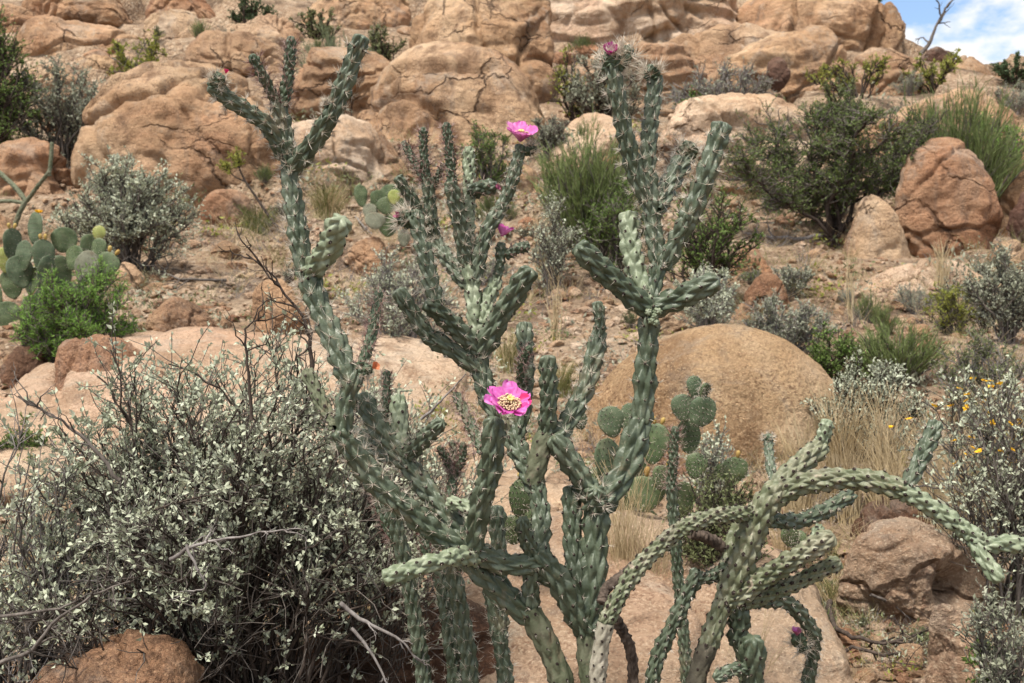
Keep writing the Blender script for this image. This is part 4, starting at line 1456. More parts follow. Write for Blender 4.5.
S(716, 488, 44, 84, 'pale silver plant standing right of the middle prickly pear', seed=46, leaf='leaf_silver', stem='twig_grey', lpx=3.96, n0=10, n1=80, n2=580, lper=6, r0=1.2, rmin=.45, Y=3.55)
S(720, 560, 110, 100, 'leafy green shrub behind the arched grey cholla arm', seed=47, leaf='leaf_olive', stem='twig_dark', lpx=4.32, n0=22, n1=170, n2=1160, lper=6, r0=1.3, rmin=.5, Y=3.0)
S(20, 462, 66, 50, 'small green bush at the left edge above the big grey shrub', seed=48, leaf='leaf_green', lpx=3.60, n0=18, n1=110, n2=725, lper=7, r0=1, rmin=.4, Y=4.0)
S(480, 285, 80, 40, 'grey twiggy low shrub under the pink half-open flower', seed=49, leaf='leaf_sage', stem='twig_grey', lpx=2.88, n0=18, n1=120, n2=725, lper=4, r0=1, rmin=.35)
S(548, 168, 60, 46, 'dry grey shrub behind the open flower', seed=50, leaf='leaf_sage', stem='twig_mid', lpx=2.52, n0=16, n1=110, n2=667, lper=3, r0=1, rmin=.35)
S(790, 300, 60, 40, 'small sage bush right of the stacked orange stones', seed=51, leaf='leaf_sage', stem='twig_grey', lpx=2.88, n0=16, n1=100, n2=667, lper=5, r0=1, rmin=.35)
S(560, 395, 44, 40, 'tufted olive weeds behind the pair of upright cholla stems', tuft, seed=52, mat='grass', n=150, r=.45, splay=1.0)
S(510, 372, 40, 50, 'olive weeds growing on the soil left of the golden boulder', tuft, seed=53, mat='grass', mat2='straw', n=160, r=.45, splay=1.0)

def copy_tree(o):
    c = o.copy()
    COL.objects.link(c)
    for ch in list(o.children):
        d = ch.copy()
        COL.objects.link(d)
        d.parent = c
    return c


SCRUB = 'small grey-green scrub bush among others scattered over the stony slope'
_protos = [shrub(SCRUB, (0, 0, 0), .5, .62, seed=200, leaf='leaf_sage', stem='twig_grey', lsize=.022, n0=16, n1=90, n2=480, lper=5, r0=.006, rmin=.002, name='scrub_bush'),
           shrub(SCRUB, (0, 0, 0), .42, .66, seed=201, leaf='leaf_olive', stem='twig_mid', lsize=.02, n0=16, n1=90, n2=520, lper=6, r0=.006, rmin=.002, name='scrub_bush'),
           broom(SCRUB, (0, 0, 0), .5, .6, seed=202, mat='broom', n=50, per=11, r=.003, r0=.005, name='scrub_bush'),
           shrub(SCRUB, (0, 0, 0), .45, .6, seed=203, leaf='leaf_silver', stem='twig_dark', kind='bare', lsize=.02, n0=20, n1=110, n2=520, lper=2, r0=.006, rmin=.002, name='scrub_bush')]
_first = set()
for (x0, y0, x1, y1), n, (a, b) in [((560, 40, 700, 190), 9, (20, 44)), ((400, 180, 560, 260), 7, (20, 40)), ((690, 130, 860, 310), 12, (18, 44)), ((880, 90, 1024, 160), 5, (24, 50)),
                                    ((860, 280, 1024, 350), 7, (22, 46)), ((170, 190, 340, 300), 9, (18, 38)), ((0, 120, 120, 200), 5, (24, 46)), ((540, 270, 660, 350), 7, (14, 30)),
                                    ((350, 20, 420, 120), 3, (18, 34)), ((820, 560, 930, 660), 6, (22, 44)), ((30, 30, 320, 60), 5, (18, 34))]:
    hp = hits(rs.uniform(x0, x1, n), rs.uniform(y0, y1, n))
    for k in range(n):
        i = rs.randint(4)
        o = copy_tree(_protos[i]) if i in _first else _protos[i]
        _first.add(i)
        s = rs.uniform(a, b) / F * hp[k, 1] / .6
        o.scale = (s, s, s * rs.uniform(.75, 1.2))
        o.rotation_euler = (0, 0, rs.uniform(0, 6.28))
        o.location = [float(c) for c in hp[k]]
        o['group'] = 'small scrub bushes scattered over the slope'

# dark mesquite with a crooked trunk
def mesquite():
    YQ = hit(838, 246)[1]
    p, s = spot(838, 246, YQ)
    rng = np.random.RandomState(61)
    rt = root('mesquite_tree', p, 'dark green spreading mesquite with a crooked black trunk beside the tall boulder', 'tree')
    rel = lambda x, y, dy=0.: at(x, y, YQ + dy) - p
    mains = [[(838, 250), (836, 215), (852, 188), (888, 178), (925, 180), (962, 168)],
             [(836, 248), (828, 205), (842, 180), (872, 150), (904, 132)],
             [(834, 248), (818, 214), (800, 190), (772, 160), (752, 140)],
             [(834, 246), (824, 200), (812, 160), (820, 128), (822, 120)],
             [(836, 240), (806, 205), (770, 186), (735, 178)],
             [(838, 228), (850, 182), (852, 150), (862, 122), (872, 118)],
             [(836, 236), (812, 208), (790, 176), (782, 146), (778, 128)],
             [(838, 240), (860, 200), (884, 168), (912, 146), (926, 128)],
             [(836, 240), (800, 210), (776, 200), (756, 176), (736, 160)],
             [(837, 236), (838, 196), (836, 166), (842, 134), (848, 112)],
             [(838, 236), (866, 206), (886, 190), (906, 166), (914, 150)]]
    P = []
    for i, m in enumerate(mains):
        dy = np.linspace(0, rng.uniform(-.7, .7), len(m))
        X, _ = smooth_path([rel(x, y, d) for (x, y), d in zip(m, dy)], .01)
        P.append(X[np.linspace(0, len(X) - 1, 14).astype(int)])
    P = np.array(P) + rng.normal(size=(11, 14, 3)) * .02
    V, Fq = poly_tubes(P, np.array([4.6, 3.4, 3.0, 2.6, 2.4, 2.4, 2.2, 2.6, 2., 2.2, 2.]) * s, .7 * s, 7)
    mk('trunk', V, [Fq], M['twig_dark'], rt)
    n1 = 620
    q, tg, t, _ = pick(P, n1, .22, 1, rng)
    d = nrm(tg * .6 + rng.normal(size=(n1, 3)) * np.array([.9, .9, .32]) + np.array([0, 0, .12]))
    P1 = curves(q, q + d * (27 * s * rng.uniform(.4, 1.2, (n1, 1))), 7, .14, rng)
    n2 = 3700
    q, tg, t, _ = pick(P1, n2, .1, 1, rng)
    d = nrm(tg * .6 + rng.normal(size=(n2, 3)) * .6 + np.array([0, 0, .35]))
    P2 = curves(q, q + d * (15 * s * rng.uniform(.4, 1.3, (n2, 1))), 4, .12, rng)
    V, FF = join([poly_tubes(P1, .9 * s, .35 * s, 4), poly_tubes(P2, .45 * s, .22 * s, 3)])
    mk('limbs', V, FF, M['twig_mid'], rt)
    # leaves thin out towards the right side
    xr = P2[:, -1, 0] / s
    P2 = P2[rng.rand(n2) < np.clip(.95 - (xr - 25) / 110, .25, .95)]
    nl = len(P2) * 9
    q, tg, t, _ = pick(P2, nl, .1, 1, rng)
    V, Fc = leaf_geo(q, tg * .6 + rng.normal(size=(nl, 3)) * .6, 3.1 * s, rng, .34)
    mk('crown', V, [Fc], M['leaf_dark2'], rt)


M['leaf_dark2'] = leaf_mat('mesquite_leaf', (.065, .10, .024), (.105, .15, .040), (.165, .21, .07))
mesquite()

# bare sapling left of the tall arm
def sapling():
    YQ = hit(280, 232)[1]
    p, s = spot(280, 232, YQ)
    rng = np.random.RandomState(9)
    rt = root('sapling', p, 'bare crooked dark sapling with a small green top left of the tall cholla arm', 'plant')
    pts = [(280, 232), (262, 206), (246, 182), (240, 170), (236, 156)]
    A = smooth_path([at(x, y, YQ) - p for x, y in pts], .01)[0]
    Bq = smooth_path([at(x, y, YQ) - p for x, y in [(246, 182), (234, 176), (226, 166)]], .01)[0]
    g = [poly_tubes(A[np.linspace(0, len(A) - 1, 12).astype(int)][None], 1.6 * s, .6 * s, 5),
         poly_tubes(Bq[np.linspace(0, len(Bq) - 1, 12).astype(int)][None], .9 * s, .4 * s, 4)]
    P0 = np.array([A[np.linspace(len(A) * .75, len(A) - 1, 6).astype(int)], Bq[np.linspace(len(Bq) * .6, len(Bq) - 1, 6).astype(int)]])
    q, tg, t, _ = pick(P0, 46, .1, 1, rng)
    P1 = curves(q, q + nrm(tg + rng.normal(size=(46, 3)) * .9) * 12 * s * rng.uniform(.4, 1.2, (46, 1)), 4, .1, rng)
    g.append(poly_tubes(P1, .45 * s, .25 * s, 3))
    V, FF = join(g)
    mk('stems', V, FF, M['twig_dark'], rt)
    q, tg, t, _ = pick(P1, 420, .3, 1, rng)
    V, Fc = leaf_geo(q, rng.normal(size=(420, 3)) + np.array([0, 0, .4]), 4 * s, rng, .35)
    mk('leaves', V, [Fc], M['leaf_yellow'], rt)


sapling()

# ------------------------------------------------------------------ dry grass
for args in [
    ((842, 478), 70, 104, 'tall stand of dry straw grass right of the golden boulder', 260, 54, 3.85),
    ((800, 480), 60, 78, 'dry straw grass at the foot of the golden boulder', 150, 55, 3.8),
    ((884, 470), 60, 96, 'dry straw grass behind the upright cholla stem at right', 170, 56, 3.9),
    ((622, 552), 78, 122, 'golden straw grass in front of the middle prickly pear', 190, 57, 3.0),
    ((655, 548), 60, 84, 'low golden straw grass below the prickly pear pads', 130, 58, 2.95),
    ((834, 626), 66, 62, 'brown and green grass tuft left of the hollow boulder', 240, 59, 3.1),
    ((942, 268), 28, 36, 'pale dry grass at the foot of the tall orange-brown boulder', 40, 60, 7.6),
    ((556, 318), 30, 60, 'few pale dry stalks on the gravel at centre', 26, 61, 6.4),
    ((850, 300), 14, 78, 'single tall dry stalks on the gravel below the mesquite', 9, 62, 6.9),
    ((40, 640), 90, 190, 'golden straw grass inside the left edge of the big grey shrub', 150, 63, 2.9),
    ((130, 640), 80, 150, 'straw grass glimpsed behind the big grey shrub', 120, 64, 3.0),
    ((1000, 420), 80, 80, 'pale dry grass behind the yellow flowered bush', 120, 65, 4.2),
    ((930, 470), 60, 110, 'pale dry grass left of the yellow flowered bush', 110, 66, 3.6),
    ((544, 270), 36, 70, 'dry straw grass left of the olive broom-like bush', 80, 67, 8.2),
    ((750, 620), 70, 70, 'dry straw wisps on the pale slab below the right cholla', 30, 68, 2.5),
    ((890, 520), 70, 96, 'dry straw grass under the arch of the right cholla arm', 150, 70, 3.7),
    ((960, 520), 70, 110, 'dry straw grass between the arched arm and the yellow flowered bush', 120, 71, 3.4),
    ((790, 560), 60, 110, 'dry straw grass behind the fork of the right cholla', 110, 72, 3.3),
    ((980, 560), 90, 120, 'dry straw grass behind the tip of the right cholla arm', 130, 69, 3.1),
]:
    (px, py), w, h, lb, n, sd, Y = args
    S(px, py, w, h, lb, tuft, Y=Y, seed=sd, n=n, r=.55, mat='straw', mat2='grass' if sd in (59,) else None, droop=.18, splay=.75)

# ------------------------------------------------------------------ the big foreground shrub and its neighbours
S(232, 720, 450, 380, 'big grey-leaved shrub of tangled dark twigs filling the lower left', Y=2.35, seed=70, leaf='leaf_silver', stem='twig_dark', lpx=5.7, ratio=.5,
  stem2='twig_mid', leaf_t0=.42, n0=80, n1=700, n2=6000, lper=11, r0=2.6, rmin=.6, low=.16, depth=.75, base_spread=.32, bare=.08, leafless_low=1.0, twig_up=.35)
S(20, 730, 230, 300, 'loose grey-leaved shrub at the left edge beside the big one', Y=2.15, seed=71, leaf='leaf_silver', stem='twig_mid', lpx=6.5, ratio=.52,
  stem2='twig_grey', leaf_t0=.45, n0=30, n1=220, n2=1150, lper=7, r0=2.4, rmin=.6, low=.2, depth=.7, base_spread=.3, bare=.15, leafless_low=.7, twig_up=.3)
S(392, 640, 190, 305, 'small grey-leaved shrub behind the lower left forks of the cholla', Y=2.75, seed=72, leaf='leaf_silver', stem='twig_mid', lpx=5.2, ratio=.52,
  n0=26, n1=190, n2=1100, lper=8, r0=1.6, rmin=.45, base_spread=.3)
S(1015, 620, 200, 280, 'silver-leaved bush dotted with yellow flowers at the right edge', Y=3.0, seed=73, leaf='leaf_silver', stem='twig_mid', lpx=5.2, ratio=.5,
  n0=30, n1=220, n2=1300, lper=6, r0=2.0, rmin=.5, base_spread=.25, depth=.7, flowers=70, fsize=.0125, fl_low=.55, leaf_t0=.4, bare=.2, twig_up=.3)
S(1012, 715, 110, 130, 'low silver-green bush at the lower right corner', Y=2.2, seed=74, leaf='leaf_sage', stem='twig_mid', lpx=5.5, ratio=.5,
  n0=22, n1=150, n2=620, lper=6, r0=1.8, rmin=.5, base_spread=.3, bare=.25)
S(985, 690, 60, 70, 'small fresh green sprig by the pointed stone', Y=2.3, seed=75, leaf='leaf_green', stem='twig_mid', lpx=8, n0=6, n1=24, n2=80, lper=5, r0=1.4, rmin=.5)

# ------------------------------------------------------------------ prickly pears
pp = Pear(hit(60, 330), 'spreading clump of grey-green prickly pear at the left edge with yellow fruits', 6.3, detail=4)
for i, a in enumerate([
    (8, 318, 26, 34, -10, 20, .1, 'pad'), (30, 312, 28, 34, 6, -25, .05, 'pad'), (48, 302, 26, 34, 4, 30, 0, 'pad_blue'),
    (12, 284, 24, 30, -8, 10, .12, 'pad'), (32, 281, 24, 28, 10, -30, 0, 'pad'), (20, 272, 22, 34, -12, 40, -.05, 'pad_blue'),
    (4, 260, 12, 26, -6, 30, .1, 'pad_yellow'), (12, 244, 12, 32, 3, 60, .05, 'pad_blue'), (24, 256, 21, 32, 4, -20, -.05, 'pad_blue'),
    (44, 258, 20, 38, -4, 35, -.1, 'pad_blue'), (46, 274, 12, 38, 8, 55, -.15, 'pad_blue'), (35, 228, 19, 33, 4, -15, 0, 'pad_blue'),
    (64, 240, 26, 26, 10, 20, .1, 'pad'), (74, 258, 26, 26, 15, -25, .05, 'pad'), (60, 272, 26, 34, -10, 15, .15, 'pad'),
    (99, 233, 13, 15, 8, 20, .1, 'pad_yellow'), (99, 249, 18, 22, 6, -20, .05, 'pad'), (86, 267, 24, 34, 16, 10, -.1, 'pad_grey'),
    (107, 265, 27, 27, 24, -10, -.05, 'pad'), (90, 246, 20, 24, 12, 25, .12, 'pad'), (-8, 300, 26, 34, -10, 0, .1, 'pad'),
    (70, 300, 30, 36, 12, 10, .15, 'pad')]):
    px, py, w, h, rl, yw, dy, mt = a
    pp.pad(px, py, w * .88, h, roll=rl, yaw=yw, dY=dy, mat=mt, fruit=(2 if i in (7, 9, 18) else 0))
for i, (px, py) in enumerate([(39, 213)]):
    c = at(px, py, 6.3) - pp.loc
    rng = np.random.RandomState(3)
    a = np.arange(12) * 2 * np.pi / 12
    d = np.stack([np.cos(a), np.sin(a), 0 * a + .8], -1)
    V, Fc = leaf_geo(np.tile(c, (12, 1)), d, np.full(12, .035), rng, .7, .2, .1)
    mk('flower', V, [Fc], M['yellow'], pp.root)

pm = Pear(hit(385, 235), 'small prickly pear with one yellowish pad behind the left cholla arm', 8.3, detail=4)
for a in [(361, 196, 13, 23, -8, 15, 0, 'pad'), (371, 212, 14, 18, -4, -20, .1, 'pad'), (379, 200, 18, 20, 6, 20, .05, 'pad'),
          (391, 193, 21, 18, 4, -15, .1, 'pad'), (394, 197, 12, 15, 2, 0, -.05, 'pad_yellow'), (386, 206, 18, 18, -6, 10, 0, 'pad_olive'),
          (400, 206, 16, 17, 10, 30, .05, 'pad'), (370, 212, 14, 17, -10, 0, -.05, 'pad_grey'), (375, 221, 20, 17, 0, 10, -.08, 'pad_grey'),
          (404, 238, 12, 18, 0, 20, .05, 'pad_grey'), (388, 226, 20, 22, 0, -10, .1, 'pad')]:
    px, py, w, h, rl, yw, dy, mt = a
    pm.pad(px, py, w, h, roll=rl, yaw=yw, dY=dy, mat=mt if mt in M else 'pad')

pc = Pear(hit(650, 540), 'large green prickly pear between the golden boulder and the cholla', 3.3)
for i, a in enumerate([
    (629, 512, 40, 40, -4, 12, .15, 'pad', 0), (619, 520, 24, 38, -12, -10, .2, 'pad', 0), (645, 494, 36, 36, 6, -15, .05, 'pad', 1),
    (634, 478, 28, 40, 10, 35, .1, 'pad', 0), (608, 460, 26, 44, -6, 20, .1, 'pad_blue', 0), (611, 422, 26, 32, -12, 10, .05, 'pad_blue', 0),
    (630, 418, 20, 30, 10, -30, .12, 'pad_blue', 0), (655, 444, 26, 42, 12, -20, .1, 'pad', 2), (663, 478, 24, 26, 14, 10, 0, 'pad', 1),
    (689, 436, 24, 36, -2, 25, .1, 'pad', 2), (683, 408, 22, 28, -8, -15, .05, 'pad_blue', 0), (702, 412, 27, 33, 20, 10, 0, 'pad_blue', 0),
    (695, 388, 17, 25, -14, 20, .05, 'pad_blue', 0), (705, 391, 11, 17, 24, 30, 0, 'pad', 0), (696, 466, 20, 26, 14, -20, .05, 'pad', 0),
    (735, 470, 26, 26, 8, 15, .12, 'pad', 1), (725, 478, 22, 30, -8, -25, .18, 'pad', 0), (598, 478, 22, 22, -16, 0, .12, 'pad', 0),
    (640, 524, 34, 36, 4, -10, .2, 'pad', 0), (682, 500, 30, 36, 4, 20, .18, 'pad', 0), (580, 420, 14, 20, -10, 30, .1, 'pad_blue', 0)]):
    px, py, w, h, rl, yw, dy, mt, fr = a
    pc.pad(px, py, w, h, roll=rl, yaw=yw, dY=dy, mat=mt, fruit=fr)

pl = Pear(hit(522, 535), 'yellowish prickly pear pads half hidden behind the cholla stems', 2.75)
pl.pad(521, 498, 23, 40, roll=6, yaw=15, mat='pad', fruit=2, label='upright yellowish green pad with scarred face')
pl.pad(528, 524, 26, 34, roll=-4, yaw=-20, dY=.08, mat='pad')
pl.pad(512, 530, 24, 30, roll=-12, yaw=10, dY=.12, mat='pad')

pr = Pear(hit(790, 548), 'tiny low prickly pear under the right cholla arm', 3.2)
pr.pad(958, 540, 18, 24, roll=-14, yaw=10, mat='pad', dY=.0) if False else None
pr.pad(790, 536, 18, 24, roll=-10, yaw=15, mat='pad')
pr.pad(798, 540, 16, 20, roll=16, yaw=-20, mat='pad', dY=.04)

py_ = Pear(hit(958, 556), 'single small yellow-green pad beside the hanging tip of the right cholla', 3.1)
py_.pad(958, 543, 17, 25, roll=6, yaw=15, mat='pad')
py_.pad(952, 552, 14, 18, roll=-20, yaw=-10, mat='pad', dY=.05)

# ------------------------------------------------------------------ the main cholla
YM = 1.80
c = Cholla((float(at(590, 850, YM)[0]), YM, float(terrain(at(590, 850, YM)[0], YM)) - .01),
           'tall many-armed cane cholla with magenta flowers in the middle of the photo', YM, seed=10)
J = c.joint
J('b0', None, [(597, 850), (592, 740), (590, 683), (585, 626)], 21, 'old', dz=0)
J('b1', 'b0', [(586, 634), (564, 590), (534, 550)], 26, 'n', dz=-.03, slen=.3)
J('b2', 'b1', [(541, 563), (506, 564), (467, 548)], 22, 'n', dz=-.04, slen=.35)
J('b3', 'b2', [(473, 553), (434, 531), (395, 499)], 23, 'n', dz=-.05)
J('b4', 'b3', [(400, 506), (367, 471), (338, 428)], 24, 'n2', dz=-.03)
J('b5', 'b4', [(344, 437), (346, 402), (358, 368)], 20, 'n', dz=.0)
J('b6', 'b4', [(337, 428), (331, 416)], 15, 'brown', dz=.03)
J('b6b', 'b6', [(332, 420), (321, 402), (306, 370)], 14, 'brown', dz=.05)
J('b8', 'b5', [(354, 388), (338, 350), (320, 308), (305, 268)], 24, 'n2', dz=.05)
J('b9', 'b8', [(306, 277), (297, 226), (288, 164)], 20, 'n2', dz=.02)
J('b10', 'b8', [(308, 276), (327, 250), (343, 217)], 25, 'pale', dz=-.06)
J('b11', 'b9', [(290, 172), (285, 135), (277, 97)], 18, 'n2', dz=.0)
J('b12', 'b11', [(283, 106), (289, 72), (291, 36)], 13, 'young', dz=.0)
J('b13', 'b11', [(277, 103), (265, 80), (251, 54)], 12, 'young', dz=-.03)
J('b14', 'b9', [(284, 158), (266, 125), (236, 104), (209, 84)], 17, 'n2', dz=-.08)
J('b15', 'b14', [(212, 88), (222, 74)], 13, 'bud', name='flower_bud')
J('b16', 'b9', [(291, 171), (312, 144), (332, 115)], 20, 'n2', dz=-.05)
J('b17', 'b16', [(328, 122), (346, 80), (363, 35)], 19, 'n2', dz=-.02)
J('b17b', 'b16', [(329, 108), (328, 100)], 9, 'bud', name='flower_bud')
J('b18', 'b5', [(362, 366), (372, 332), (379, 290)], 12, 'young', dz=.06)
J('b5f', 'b5', [(355, 376), (366, 370), (372, 368)], 12, 'bud', name='flower_bud', slen=.7)
J('b19', 'b2', [(474, 549), (446, 514), (402, 458)], 21, 'n', dz=.06)
J('b20', 'b19', [(407, 464), (380, 429), (359, 394)], 21, 'n2', dz=.03)
J('b21', 'b19', [(406, 463), (380, 452), (353, 430)], 17, 'n2', dz=.08)
J('b22', 'b19', [(404, 462), (400, 426), (398, 395)], 18, 'pale', dz=.06)
J('b23', 'b19', [(402, 461), (424, 439), (443, 421)], 17, 'n', dz=-.05)
J('b24', 'b2', [(473, 550), (478, 516), (488, 479)], 23, 'n', dz=-.05)
J('b25', 'b24', [(486, 490), (492, 456), (494, 417)], 24, 'n', dz=-.03)
J('b30', 'b24', [(479, 514), (462, 505), (447, 502)], 14, 'pale', dz=.03)
J('b26', 'b19', [(452, 512), (452, 490), (454, 466)], 12, 'young', dz=.05, name='stem_joint')
J('b27', 'b26', [(453, 474), (446, 458), (438, 446)], 9, 'young', dz=.0)
J('b28', 'b26', [(454, 474), (462, 460), (463, 442)], 9, 'young', dz=.0)
J('b31', 'b26', [(453, 474), (454, 458), (452, 440)], 9, 'young', dz=.02)
J('b29', 'b24', [(484, 452), (468, 420), (455, 392)], 12, 'young', dz=.1)
J('b32', 'b21', [(382, 420), (386, 404), (387, 370)], 9, 'young', dz=.03)
J('a5', 'b1', [(536, 560), (531, 590), (530, 616)], 19, 'n', dz=.02)
J('a3', 'b2', [(478, 560), (462, 556), (447, 558)], 19, 'pale', dz=-.06)
J('a4', 'a3', [(452, 557), (418, 567), (383, 579)], 19, 'pale', dz=-.05)
J('a2', 'a5', [(530, 618), (500, 590), (466, 555)], 25, 'n', dz=-.02, nspine=2)
J('a1', 'a5', [(528, 608), (552, 655), (566, 705), (580, 850)], 24, 'old', dz=.03)

J('c1', 'b1', [(538, 566), (541, 520), (536, 480)], 20, 'n', dz=.05, nspine=2)
J('c9', 'b1', [(533, 556), (527, 540), (521, 518)], 16, 'n', dz=-.03, nspine=2)
J('c2', 'c1', [(537, 490), (519, 452), (501, 416)], 21, 'n', dz=.06)
J('c3', 'c2', [(504, 426), (488, 398), (477, 348)], 20, 'n2', dz=.02)
J('c4', 'c1', [(533, 484), (540, 453), (546, 429)], 21, 'old', dz=.0, nspine=3, amp=.16)
J('c5', 'c4', [(546, 436), (549, 396), (548, 355)], 18, 'n', dz=-.02)
J('c7', 'c4', [(545, 446), (566, 425), (588, 380), (600, 330)], 20, 'n2', dz=.07)
J('c8', 'c7', [(598, 340), (600, 320), (597, 301)], 12, 'n2', dz=.0)
J('c10', 'c2', [(515, 445), (526, 385), (524, 322)], 17, 'n', dz=.07)
J('c11', 'c10', [(522, 392), (521, 368), (530, 346)], 9, 'young', dz=-.05)
J('c20', 'c3', [(479, 355), (502, 314), (531, 268)], 22, 'n', dz=-.06)
J('c21', 'c3', [(480, 353), (455, 327), (426, 301)], 20, 'n', dz=-.06)
J('c22', 'c3', [(478, 356), (474, 302), (466, 260)], 18, 'pale', dz=.04, nspine=3, slen=.4)
J('c23', 'c3', [(480, 371), (452, 350), (424, 333)], 18, 'n', dz=-.02)
J('c24', 'c23', [(431, 340), (414, 316), (397, 289)], 17, 'n2', dz=-.02)
J('c25', 'c22', [(467, 268), (458, 216), (450, 180)], 16, 'n2', dz=-.03)
J('c26', 'c25', [(452, 188), (450, 156), (446, 122)], 11, 'young', dz=.0)
J('c27', 'c21', [(437, 306), (425, 256), (413, 210)], 17, 'n2', dz=.03)
J('c28', 'c27', [(414, 221), (408, 220), (397, 216)], 17, 'bud', name='flower_bud')
J('c29', 'c22', [(468, 285), (447, 258), (431, 235)], 16, 'n2', dz=.05)
J('c30', 'c29', [(435, 243), (430, 206), (428, 177)], 14, 'n2', dz=.0)
J('c31', 'c30', [(428, 186), (424, 156), (423, 127)], 10, 'young', dz=.0)
J('c32', 'c29', [(434, 240), (416, 206), (397, 176)], 12, 'n2', dz=-.04)
J('c33', 'c30', [(428, 186), (415, 163), (403, 141)], 9, 'young', dz=.03)
J('c34', 'c30', [(431, 188), (438, 176), (445, 163)], 8, 'young', dz=.0)
J('c35', 'c22', [(468, 268), (469, 206), (469, 147)], 13, 'pale', dz=.06, nspine=4, slen=.5)
J('c38', 'c35', [(469, 192), (483, 188), (497, 187)], 16, 'fruit', name='fruit')
J('c36', 'c22', [(474, 283), (484, 240), (500, 208)], 16, 'n2', dz=.0)
J('c37', 'c36', [(498, 216), (512, 182), (521, 144)], 13, 'n2', dz=.0)
J('c37b', 'c37', [(524, 152), (531, 149), (536, 146)], 10, 'bud', name='flower_bud')
J('c39', 'c3', [(484, 325), (488, 300), (498, 277)], 15, 'pale', dz=.05)
J('c40', 'c39', [(497, 283), (500, 262), (501, 242)], 9, 'n', dz=.0, tip=1.4)
J('c40b', 'c40', [(505, 256), (515, 250), (530, 245)], 11, 'fruit', name='flower_bud')

J('d1', 'b0', [(586, 634), (594, 576), (596, 505)], 26, 'n', dz=.03, nspine=1.5, tip=1.05)
J('d2', 'd1', [(599, 508), (626, 468), (642, 417)], 27, 'n', dz=.03, nspine=1.6)
J('d3', 'd2', [(641, 424), (646, 367), (650, 308)], 22, 'n', dz=.0)
J('d4', 'd3', [(650, 311), (612, 279), (577, 245)], 24, 'n', dz=-.06, nspine=2)
J('d5', 'd3', [(652, 309), (684, 296), (719, 279)], 24, 'n', dz=-.05, nspine=1.6)
J('d6', 'd3', [(650, 313), (654, 286), (660, 258)], 18, 'n', dz=.02)
J('d7', 'd3', [(649, 306), (634, 262), (628, 212)], 22, 'pale', dz=.06)
J('d8', 'd6', [(660, 270), (652, 220), (647, 166)], 19, 'n2', dz=.02)
J('d9', 'd8', [(648, 205), (632, 162), (620, 108), (611, 64)], 18, 'n2', dz=-.03)
J('d10', 'd8', [(647, 176), (650, 126), (656, 74)], 17, 'n2', dz=.03)
J('d11', 'd6', [(662, 268), (676, 242), (691, 213)], 20, 'n', dz=-.03)
J('d12', 'd11', [(688, 222), (707, 172), (723, 122)], 22, 'n2', dz=.0)
J('d13', 'd8', [(656, 212), (670, 182), (687, 156)], 21, 'n2', dz=.08)
J('d13f', 'd13', [(685, 160), (689, 149), (692, 142)], 19, 'bud', name='flower_bud')
J('d10f', 'd10', [(654, 80), (652, 70), (652, 64)], 17, 'bud', name='flower_bud')
J('d9f', 'd9', [(612, 70), (611, 60), (611, 53)], 20, 'bud', name='flower_bud')
J('d9g', 'd9', [(615, 68), (622, 60), (630, 47)], 17, 'bud', name='flower_bud', slen=1.7, sw=.0006)
J('d14', 'd1', [(595, 512), (594, 500), (596, 487)], 24, 'spiny', dz=-.03)
J('d15', 'b0', [(586, 630), (575, 566), (571, 485)], 20, 'n', dz=.05, nspine=1.5)
J('d16', 'd1', [(592, 494), (573, 466), (552, 435)], 23, 'n', dz=-.02)
# pale new growth at the fork
for k, (x, y) in enumerate([(648, 312), (655, 317), (660, 311), (652, 322), (657, 324)]):
    J('dk%d' % k, 'd3', [(650, 314), (x, y)], 8, 'pale', dz=-.035, name='flower_bud', smoothskin=True)
Yd = lambda k: c.J[k][1][-1]
c.flower(509, 403, Yd('b25') - .012, (.22, -.56, .78), 48, .84, npet=(7, 6), stam=230, seed=1)
c.flower(521, 135, Yd('c37'), (.12, -.52, .85), 36, .55, npet=(7, 7), stam=80, seed=2)
c.flower(503, 232, Yd('c40'), (.35, -.25, 1), 24, .45, npet=(4, 4), stam=0, seed=3)
c.flower(611, 53, Yd('d9f') - .014, (-.1, -.8, .6), 25, .13, mats=('magenta_deep', 'magenta'), npet=(7, 6), stam=0, seed=4)
c.flower(399, 216, Yd('c28') - .008, (-.7, -.5, .4), 14, .1, mats=('petal_dull', 'magenta'), npet=(4, 3), stam=0, seed=5)
c.flower(374, 367, Yd('b5f') - .008, (.7, -.4, .4), 13, .3, mats=('petal_orange', 'petal_red'), npet=(4, 4), stam=0, seed=6)
c.flower(226, 72, Yd('b15') - .003, (.3, -.2, 1), 8, .1, mats=('petal_red', 'petal_dull'), npet=(3, 3), stam=0, seed=7)
c.flower(496, 187, Yd('c38') - .003, (1, -.3, .2), 10, .2, mats=('petal_dull', 'petal_dull'), npet=(4, 3), stam=0, seed=8)

